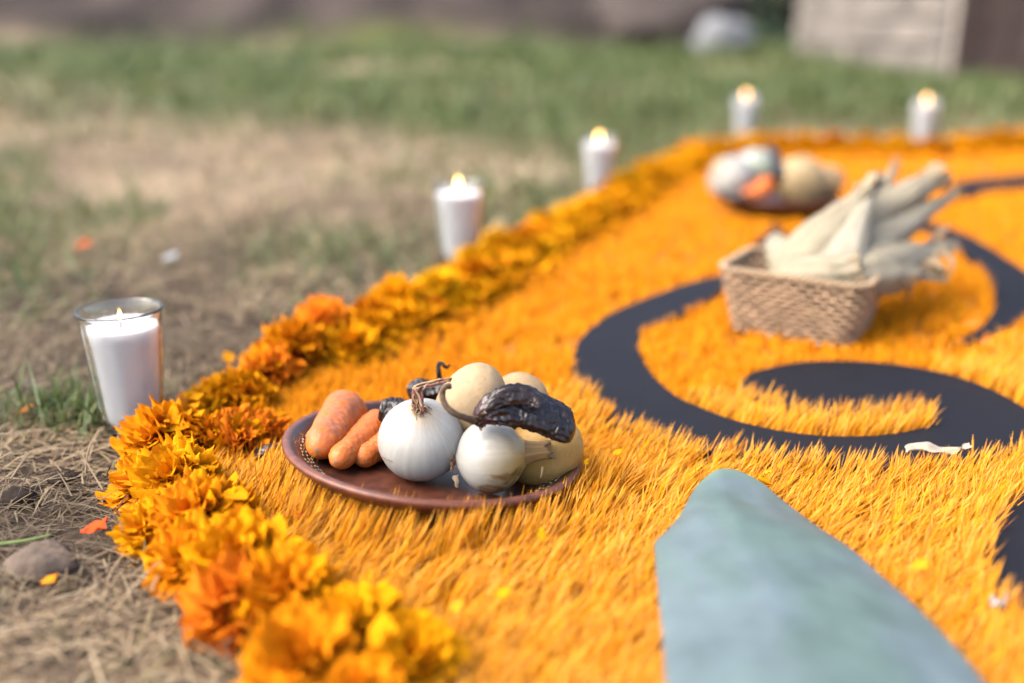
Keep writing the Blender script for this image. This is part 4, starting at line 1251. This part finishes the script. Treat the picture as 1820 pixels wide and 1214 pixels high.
# frayed husk ends hanging off the right side
shr = random.Random(8)
fr = empty('husk_shreds', PV(1600, 490, .08), label='frayed brown husk shreds hanging over the right rim of the basket', cat='husk shreds')
o0 = Vector(fr.location)
for k, (xa, ya, xb, yb) in enumerate([(1555, 478, 1552, 535), (1590, 485, 1608, 540), (1600, 480, 1580, 520), (1650, 460, 1672, 500), (1640, 470, 1655, 495), (1668, 440, 1685, 495), (1620, 490, 1600, 515), (1655, 440, 1640, 500), (1545, 470, 1600, 478)]):
    A = W_(xa, ya, .088); B = W_(xb, yb, .040 if k < 3 else .06); mid = (A+B)/2+Vector((.006, -.012, .004))
    pts = [Vector(tuple(q)) for q in crom([A, mid, B], 6)]
    n = len(pts); V = []; C = []
    for i, q in enumerate(pts):
        t = i/(n-1); w = .007*(1-t*.8)
        sx = Vector((1, .3, .1)).normalized()*w
        for s_ in (-1, 0, 1): V.append(tuple(q+sx*s_+Vector((0, -.002*(1-abs(s_))*(1 if k % 2 else -1), 0)))); C.append(np.array([.62, .46, .27])*(1-.45*t))
    i = (np.arange(n-1)[:, None]*3+np.arange(2)[None, :]).ravel()
    obj('shred', mesh_np('shred', np.array(V), np.stack([i, i+1, i+4, i+3], -1), np.array(C)), M['husk'], fr)

# ------------------------------------------------------------------ far plate's vegetables (blurred)
g2 = 'vegetables on the far clay plate'
onion(PV(1300, 318, .070), .046, (-.6, -.3, .6), 'large white onion on the far plate, leftmost of the pile', 21, neck=.3, group=g2, lo=True)
onion(PV(1342, 300, .085), .040, (.7, .2, .7), 'greenish white onion on the far plate leaning on the dark chili', 23, neck=.3, tint=((0, -1, .3), (.80, .98, .78), .8), group=g2, lo=True)
potato(PV(1422, 322, .070), (.050, .046, .048), (0, .4, 0), 'round beige potato on the far plate', 31, (.50, .38, .21), (.50, .36, .17), group=g2, lo=True)
potato(PV(1468, 325, .060), (.033, .030, .036), (0, .8, 0), 'smaller beige potato at the right end of the far plate', 33, (.48, .34, .18), (.48, .33, .16), group=g2, lo=True)
carrot(PV(1345, 345, .055), PV(1368, 325, .070), .017, .019, 'orange-red carrot end on the far plate between onion and potato', 41, .2, 0, group=g2, lo=True)
carrot(PV(1322, 352, .045), PV(1350, 340, .05), .014, .016, 'small carrot at the front of the far plate', 43, .2, .3, group=g2, lo=True)
ch5 = empty('dried_chili', PV(1375, 290, .11), label='black dried chili standing up between onion and potato on the far plate', cat='dried chili', group=g2)
o0 = Vector(ch5.location)
chili_body('pod', [W_(1372, 268, .135), W_(1380, 284, .13), W_(1384, 302, .12), W_(1380, 322, .105)], [.012, .021, .022, .014], [.006, .009, .009, .006], 55, ch5, .003, n=40, nseg=24, ref=(0, -1, 0))
ch6 = empty('dried_chili', PV(1310, 352, .05), label='purplish dried chili under the left onion on the far plate', cat='dried chili', group=g2)
o0 = Vector(ch6.location)
chili_body('pod', [W_(1285, 348, .05), W_(1305, 352, .05), W_(1330, 354, .05)], [.006, .012, .008], [.005, .008, .006], 57, ch6, .002, n=30, nseg=20, ref=(0, -1, 0))

# ------------------------------------------------------------------ loose petals and litter
def loose_petal(px, py, z, S, colr, az, label, cat='petal', tilt=0.2, group=None):
    V, Fq, C = petal_arrays(.02*S, .012*S, 8, 8, R(5), R(25), .002*S, int(px*3+py), (colr, tuple(np.array(colr)*.9)))
    return obj('petal', mesh_np('petal', V, Fq, C), M['petal'], None, loc=PV(px, py, z), rot=(tilt, -.1, az), label=label, cat=cat, group=group)
loose_petal(143, 945, .014, 1.1, (.95, .12, .03), .1, 'bright red-orange petal lying on dry straw at lower left')
loose_petal(30, 735, .012, .8, (.9, .25, .06), .6, 'small orange petal in the straw left of the nearest candle')
loose_petal(72, 1036, .012, .6, (.95, .35, .02), .3, 'tiny orange petal on the soil below the grey clod')
loose_petal(132, 441, .02, 1.3, (.85, .16, .04), .2, 'orange petal on the ground far left among green grass')
loose_petal(288, 461, .02, 1.3, (.55, .57, .62), .2, 'white scrap lying on the ground behind the nearest candle', 'scrap')
TG = 'loose petals scattered on the turf'
for k, (px, py, S, colr, lab) in enumerate([
        (1088, 806, .55, (1, .55, .01), 'yellow petal on the turf right of the plate'), (1040, 826, .45, (1, .5, .01), 'yellow petal touching the right rim of the plate'),
        (1372, 862, .9, (1, .38, .01), 'upright orange petal on the turf beside the tip of the agave leaf'), (1445, 915, .6, (1, .5, .01), 'yellow petal by the right edge of the agave leaf'),
        (1360, 838, .5, (1, .42, .01), 'small golden petal above the agave leaf'), (1620, 1008, .8, (1, .42, .02), 'orange petal between the agave leaf and the rounded black board'),
        (960, 962, .8, (1, .5, .01), 'yellow petal on the turf below the plate'), (540, 920, .5, (.9, .16, .03), 'red petal on the turf left below the plate'),
        (740, 985, .6, (.9, .25, .03), 'rust orange petal on the turf well below the plate'), (805, 1075, .8, (1, .5, .02), 'golden petal, blurred, low centre of the turf'),
        (880, 1060, .7, (1, .45, .01), 'orange petal left of the agave leaf'), (655, 1035, .7, (1, .55, .02), 'golden blurred petal near the lower marigold border'),
        (975, 700, .7, (.95, .45, .2), 'pale orange petal behind the plate near the black board'), (1690, 545, 1.4, (1, .5, .03), 'yellow petal in the shade right of the basket'),
        (1712, 575, 1.4, (.95, .25, .04), 'orange petal inside the crescent board'), (1745, 612, 1.0, (.95, .28, .06), 'orange petal below the crescent board'),
        (1790, 615, 1.2, (1, .55, .03), 'yellow petal below the right end of the crescent board'), (1340, 700, .0, (0, 0, 0), '')]):
    if S: loose_petal(px, py, .031, S*.75, (colr[0], min(colr[1], .44), colr[2]), k*1.3, lab, group=TG, tilt=.4 if k != 2 else 1.2)

# cream husk scrap on the scroll board
def scrap(px, py, z, L, Wd, colr, label, name, seed, az):
    V = []; C = []; n, w = 22, 9
    for i in range(n):
        t = i/(n-1)
        for j in range(w):
            s_ = (j/(w-1)-.5)*2
            ww = Wd*(math.sin(PI*min(1, t*1.1+.08))**.5 if t < .9 else .35)*(1+.3*mn.noise(Vector((t*5, seed, 0))))
            V.append((L*(t-.5), s_*ww/2, .004+.003*abs(s_)+.003*mn.noise(Vector((t*6, s_*1.5, seed)))+.004*math.sin(t*7)*(.4+.6*t)))
            C.append(np.array(colr)*(.75+.45*(.5+.5*mn.noise(Vector((t*5, s_*3, seed+4))))))
    i = (np.arange(n-1)[:, None]*w+np.arange(w-1)[None, :]).ravel()
    return obj(name, mesh_np(name, np.array(V), np.stack([i, i+1, i+w+1, i+w], -1), np.array(C)), M['husk'], None, loc=PV(px, py, z), rot=(.15, 0, az), label=label, cat='husk scrap')
scrap(1665, 808, .022, .055, .015, (.74, .62, .47), 'curled cream husk scrap at the near edge of the large scroll board', 'husk_scrap', 3, .08)
scrap(1772, 1082, .020, .014, .008, (.72, .68, .66), 'tiny white scrap at the edge of the rounded black board', 'husk_scrap', 5, .5)
# green plant scraps in the gap of the turf
mbg = MB()
q = P(1285, 716, .004)
Ng = 60
root = np.stack([q[0]+rng.uniform(-.035, .045, Ng), q[1]+rng.uniform(-.006, .01, Ng), np.full(Ng, .005)], -1)
cg = np.array([.07, .20, .03])*rng.uniform(.5, 1.4, (Ng, 1))
Vg, Fg, Cg = blades(root, rng.uniform(0, 6.28, Ng), np.full(Ng, .5), np.full(Ng, 1.2), rng.uniform(.008, .018, Ng), np.full(Ng, .0018), rng.normal(0, .5, Ng), cg, cg*1.2, 3)
obj('grass', mesh_np('grass', Vg, Fg, Cg, False), M['grass'], kind='stuff', label='green grass showing in the gap between turf and black board', cat='grass')

def clod(q, r, colr, label, name, cat, seed, sc_=(1, .8, .55), m='stone', res=3):
    bm = bmesh.new(); bmesh.ops.create_icosphere(bm, subdivisions=res, radius=1)
    vs = []
    for v in bm.verts:
        d = 1+.30*mn.noise(v.co*1.4+Vector((seed, 0, 0)))+.14*mn.noise(v.co*4+Vector((seed, 0, 0)))
        v.co = Vector((v.co.x*sc_[0], v.co.y*sc_[1], v.co.z*sc_[2]))*d*r
    me = bpy.data.meshes.new(name); bm.to_mesh(me); bm.free()
    a = me.color_attributes.new('col', 'FLOAT_COLOR', 'POINT')
    for i, v in enumerate(me.vertices):
        k = .75+.5*(.5+.5*mn.noise(v.co/r*3+Vector((seed, 2, 0))))
        a.data[i].color = (colr[0]*k, colr[1]*k, colr[2]*k, 1)
    for p_ in me.polygons: p_.use_smooth = True
    return obj(name, me, M[m], None, loc=q, label=label, cat=cat)
M['soilclod'] = mat('soil clod', rough=.95, spec=.1, noise=.35, nscale=120, bump=.6, bscale=200, bdist=.003)
clod(PV(72, 1000, .010), .023, (.19, .145, .115), 'grey-brown soil clod on the straw at the lower left edge', 'soil_clod', 'clod', 2, m='soilclod')
clod(PV(112, 850, .006), .012, (.05, .036, .027), 'dark crumb of soil on the straw left of the border flowers', 'soil_clod', 'clod', 4, m='soilclod')
clod(PV(35, 884, .006), .014, (.04, .03, .024), 'dark crumb of soil at the left edge above the red petal', 'soil_clod', 'clod', 6, m='soilclod')
clod(PV(50, 688, .006), .022, (.13, .09, .08), 'brown sliver of bark on the straw at far left behind the grass tuft', 'bark_piece', 'bark', 7, (1.5, .5, .3), m='soilclod')
# two stray stalks near the candle
def stalk(pts, r, colr, label):
    q0 = PV(*pts[0]); v, f, c = loft([Vector(tuple(x_))-q0 for x_ in crom([PV(*p_) for p_ in pts], 6)], [r*(1-.5*i/(6*(len(pts)-1))) for i in range(6*(len(pts)-1)+1)], 6, col=lambda t, a: colr)
    obj('straw_stalk', mesh_np('straw_stalk', v, f, c), M['straw'], None, loc=q0, label=label, cat='stalk')
stalk([(152, 848, .004), (154, 812, .022), (163, 785, .034), (176, 764, .045)], .0007, (.62, .48, .32), 'thin pale stalk standing upright beside the marigold below the nearest candle')
stalk([(0, 967, .008), (50, 960, .014), (92, 950, .018)], .0016, (.20, .28, .09), 'green stem lying across the straw at the left edge')
stalk([(20, 850, .010), (60, 800, .014), (110, 797, .012)], .0008, (.55, .43, .28), 'long dry stalk bent across the straw at the left')

# ------------------------------------------------------------------ background: wall corner, shaded wall face, boulder, shrubs
A = PV(1685, 150, 0); Bq = Vector((2.10, 8.3, 0)); dirL = (Bq-A); dirL.z = 0
A = Vector((2.50, 5.95, 0)); dirL = Vector((P(1418, 108)[0], P(1418, 108)[1], 0))-A
lenL = dirL.length; yawL = math.atan2(dirL.y, dirL.x)
wall = empty('stone_wall', A, (0, 0, yawL), label='pale rough limestone wall end standing in the grass at the upper right', cat='wall')
rw = random.Random(12)
core = bmesh.new(); bmesh.ops.create_cube(core, size=1)
for v in core.verts: v.co = Vector(((v.co.x+.5)*lenL, -(v.co.y+.5)*.45-.02+.0, (v.co.z+.5)*2.0))
me = bpy.data.meshes.new('mortar'); core.to_mesh(me); core.free()
M['mortar'] = mat('lime mortar', (.40, .36, .32), .95, False, .1, noise=.3, nscale=12)
obj('mortar', me, M['mortar'], wall)
def stone_mesh(w, h, d, seed, colr):
    bm = bmesh.new(); bmesh.ops.create_cube(bm, size=1)
    bmesh.ops.scale(bm, vec=(w, d, h), verts=bm.verts)
    bmesh.ops.bevel(bm, geom=bm.edges[:], offset=.012, segments=1, affect='EDGES')
    for v in bm.verts: v.co += Vector((mn.noise(v.co*5+Vector((seed, 0, 0))), mn.noise(v.co*5+Vector((0, seed, 0)))*.6, mn.noise(v.co*5+Vector((0, 0, seed)))))*.010
    me = bpy.data.meshes.new('stone'); bm.to_mesh(me); bm.free()
    a = me.color_attributes.new('col', 'FLOAT_COLOR', 'POINT')
    for i in range(len(me.vertices)): a.data[i].color = (*colr, 1)
    me.materials.append(M['stone'])
    return me
z = 0.02
while z < 1.95:
    h_ = rw.uniform(.13, .21); x0 = .02
    while x0 < lenL-.05:
        w_ = min(rw.uniform(.18, .42), lenL-x0)
        k = rw.uniform(.6, 1.2); colr = (.33*k, .295*k, .265*k)
        o = obj('stone', stone_mesh(w_-.02, h_-.02, .10, rw.random()*50, colr), None, wall, loc=(x0+w_/2, .0+rw.uniform(-.008, .008), z+h_/2))
        x0 += w_
    x0 = 0
    z += h_
# shaded face right of the wall's near corner, shade put into its dark brown
pl = empty('shaded_wall_face', A+Vector((.03, -.02, 0)), (0, 0, R(4)), label='shaded right face of the pale stone wall end, its shade put into the dark brown colour', cat='plank wall')
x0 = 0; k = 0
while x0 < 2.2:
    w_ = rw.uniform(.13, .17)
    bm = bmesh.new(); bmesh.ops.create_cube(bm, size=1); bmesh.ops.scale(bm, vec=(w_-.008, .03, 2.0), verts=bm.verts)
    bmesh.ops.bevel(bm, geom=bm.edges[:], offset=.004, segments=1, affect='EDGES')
    me = bpy.data.meshes.new('shade_strip'); bm.to_mesh(me); bm.free()
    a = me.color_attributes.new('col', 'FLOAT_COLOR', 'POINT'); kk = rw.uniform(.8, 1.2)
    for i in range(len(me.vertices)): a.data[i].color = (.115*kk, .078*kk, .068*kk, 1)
    obj('shade_strip', me, M['face_and_trunk'], pl, loc=(x0+w_/2, rw.uniform(-.004, .004), 1.0)); x0 += w_
clod(Vector((P(1240, 92)[0], P(1240, 100)[1], .16)), .27, (.27, .28, .30), 'pale grey boulder at the foot of the dirt bank', 'boulder', 'boulder', 9, (1.1, .8, .8))
clod(Vector((P(1210, 100)[0]+.15, P(1200, 95)[1]+1.0, .35)), .75, (.10, .08, .075), 'large brown-grey rock at the right end of the dirt bank', 'rock', 'rock', 14, (1.1, .9, .75))

def shrub(q, rad, h, label, seed, dark=1.0, nl=1800):
    e = empty('shrub', q, label=label, cat='shrub', group='dark shrubs behind the dirt bank')
    r = np.random.default_rng(seed); n = nl
    # leaves gathered in clumps through the crown's volume
    kc = 26; cc_ = r.normal(0, 1, (kc, 3)); cc_ /= np.linalg.norm(cc_, axis=1, keepdims=True); cc_ *= r.uniform(.35, .95, (kc, 1))
    idx = r.integers(0, kc, n)
    pos = cc_[idx]+r.normal(0, .17, (n, 3)); pos = pos*np.array([rad, rad, h/2])+np.array([0, 0, h*.52])
    pos[:, 2] = np.abs(pos[:, 2])
    s_ = r.uniform(.05, .11, n)*rad/.9
    a = r.uniform(0, 6.28, n); b = r.normal(0, .6, n)
    d1 = np.stack([np.cos(a)*np.cos(b), np.sin(a)*np.cos(b), np.sin(b)], -1)*s_[:, None]
    d2 = np.stack([-np.sin(a), np.cos(a), r.normal(0, .4, n)], -1)*s_[:, None]*.35
    V = np.stack([pos-d1, pos+d2, pos+d1, pos-d2], 1).reshape(-1, 3)
    f = (np.arange(n)*4)[:, None]+np.arange(4)
    k = r.uniform(.6, 1.5, kc)[idx]*r.uniform(.7, 1.3, n)
    C = np.repeat(np.array([.040, .068, .024])*dark*k[:, None], 4, 0)
    obj('crown', mesh_np('crown', V, f, C, False), M['leaf'], e, kind='stuff')
    mb = MB()
    for t in range(5):
        aa = t*1.3; v, f, c = loft([(0, 0, -.05), (.2*rad*math.cos(aa), .2*rad*math.sin(aa), h*.3), (.55*rad*math.cos(aa), .55*rad*math.sin(aa), h*.65)], [.04, .03, .012], 7, col=lambda t, a: (.10, .075, .055)); mb.add(v, f, c)
    obj('trunk', mb.mesh('trunk'), M['face_and_trunk'], e)
shrub_lab = ['dark shrub in the gap left of the stone wall', 'dark shrub just behind the stone wall', 'dark shrub behind the shaded wall face', 'dark shrub at the far right beyond the shaded wall face', 'dark shrub beyond the right end of the dirt bank']
for i, (x_, y_, r_, h_) in enumerate([(3.9, 14.2, 1.2, 2.6), (4.8, 12.6, 1.2, 2.8), (6.2, 12.2, 1.4, 3.0), (8.4, 13, 1.6, 3.0), (3.2, 16.5, 1.3, 3.2)]):
    shrub((x_, y_, 0), r_, h_, shrub_lab[i], 60+i)
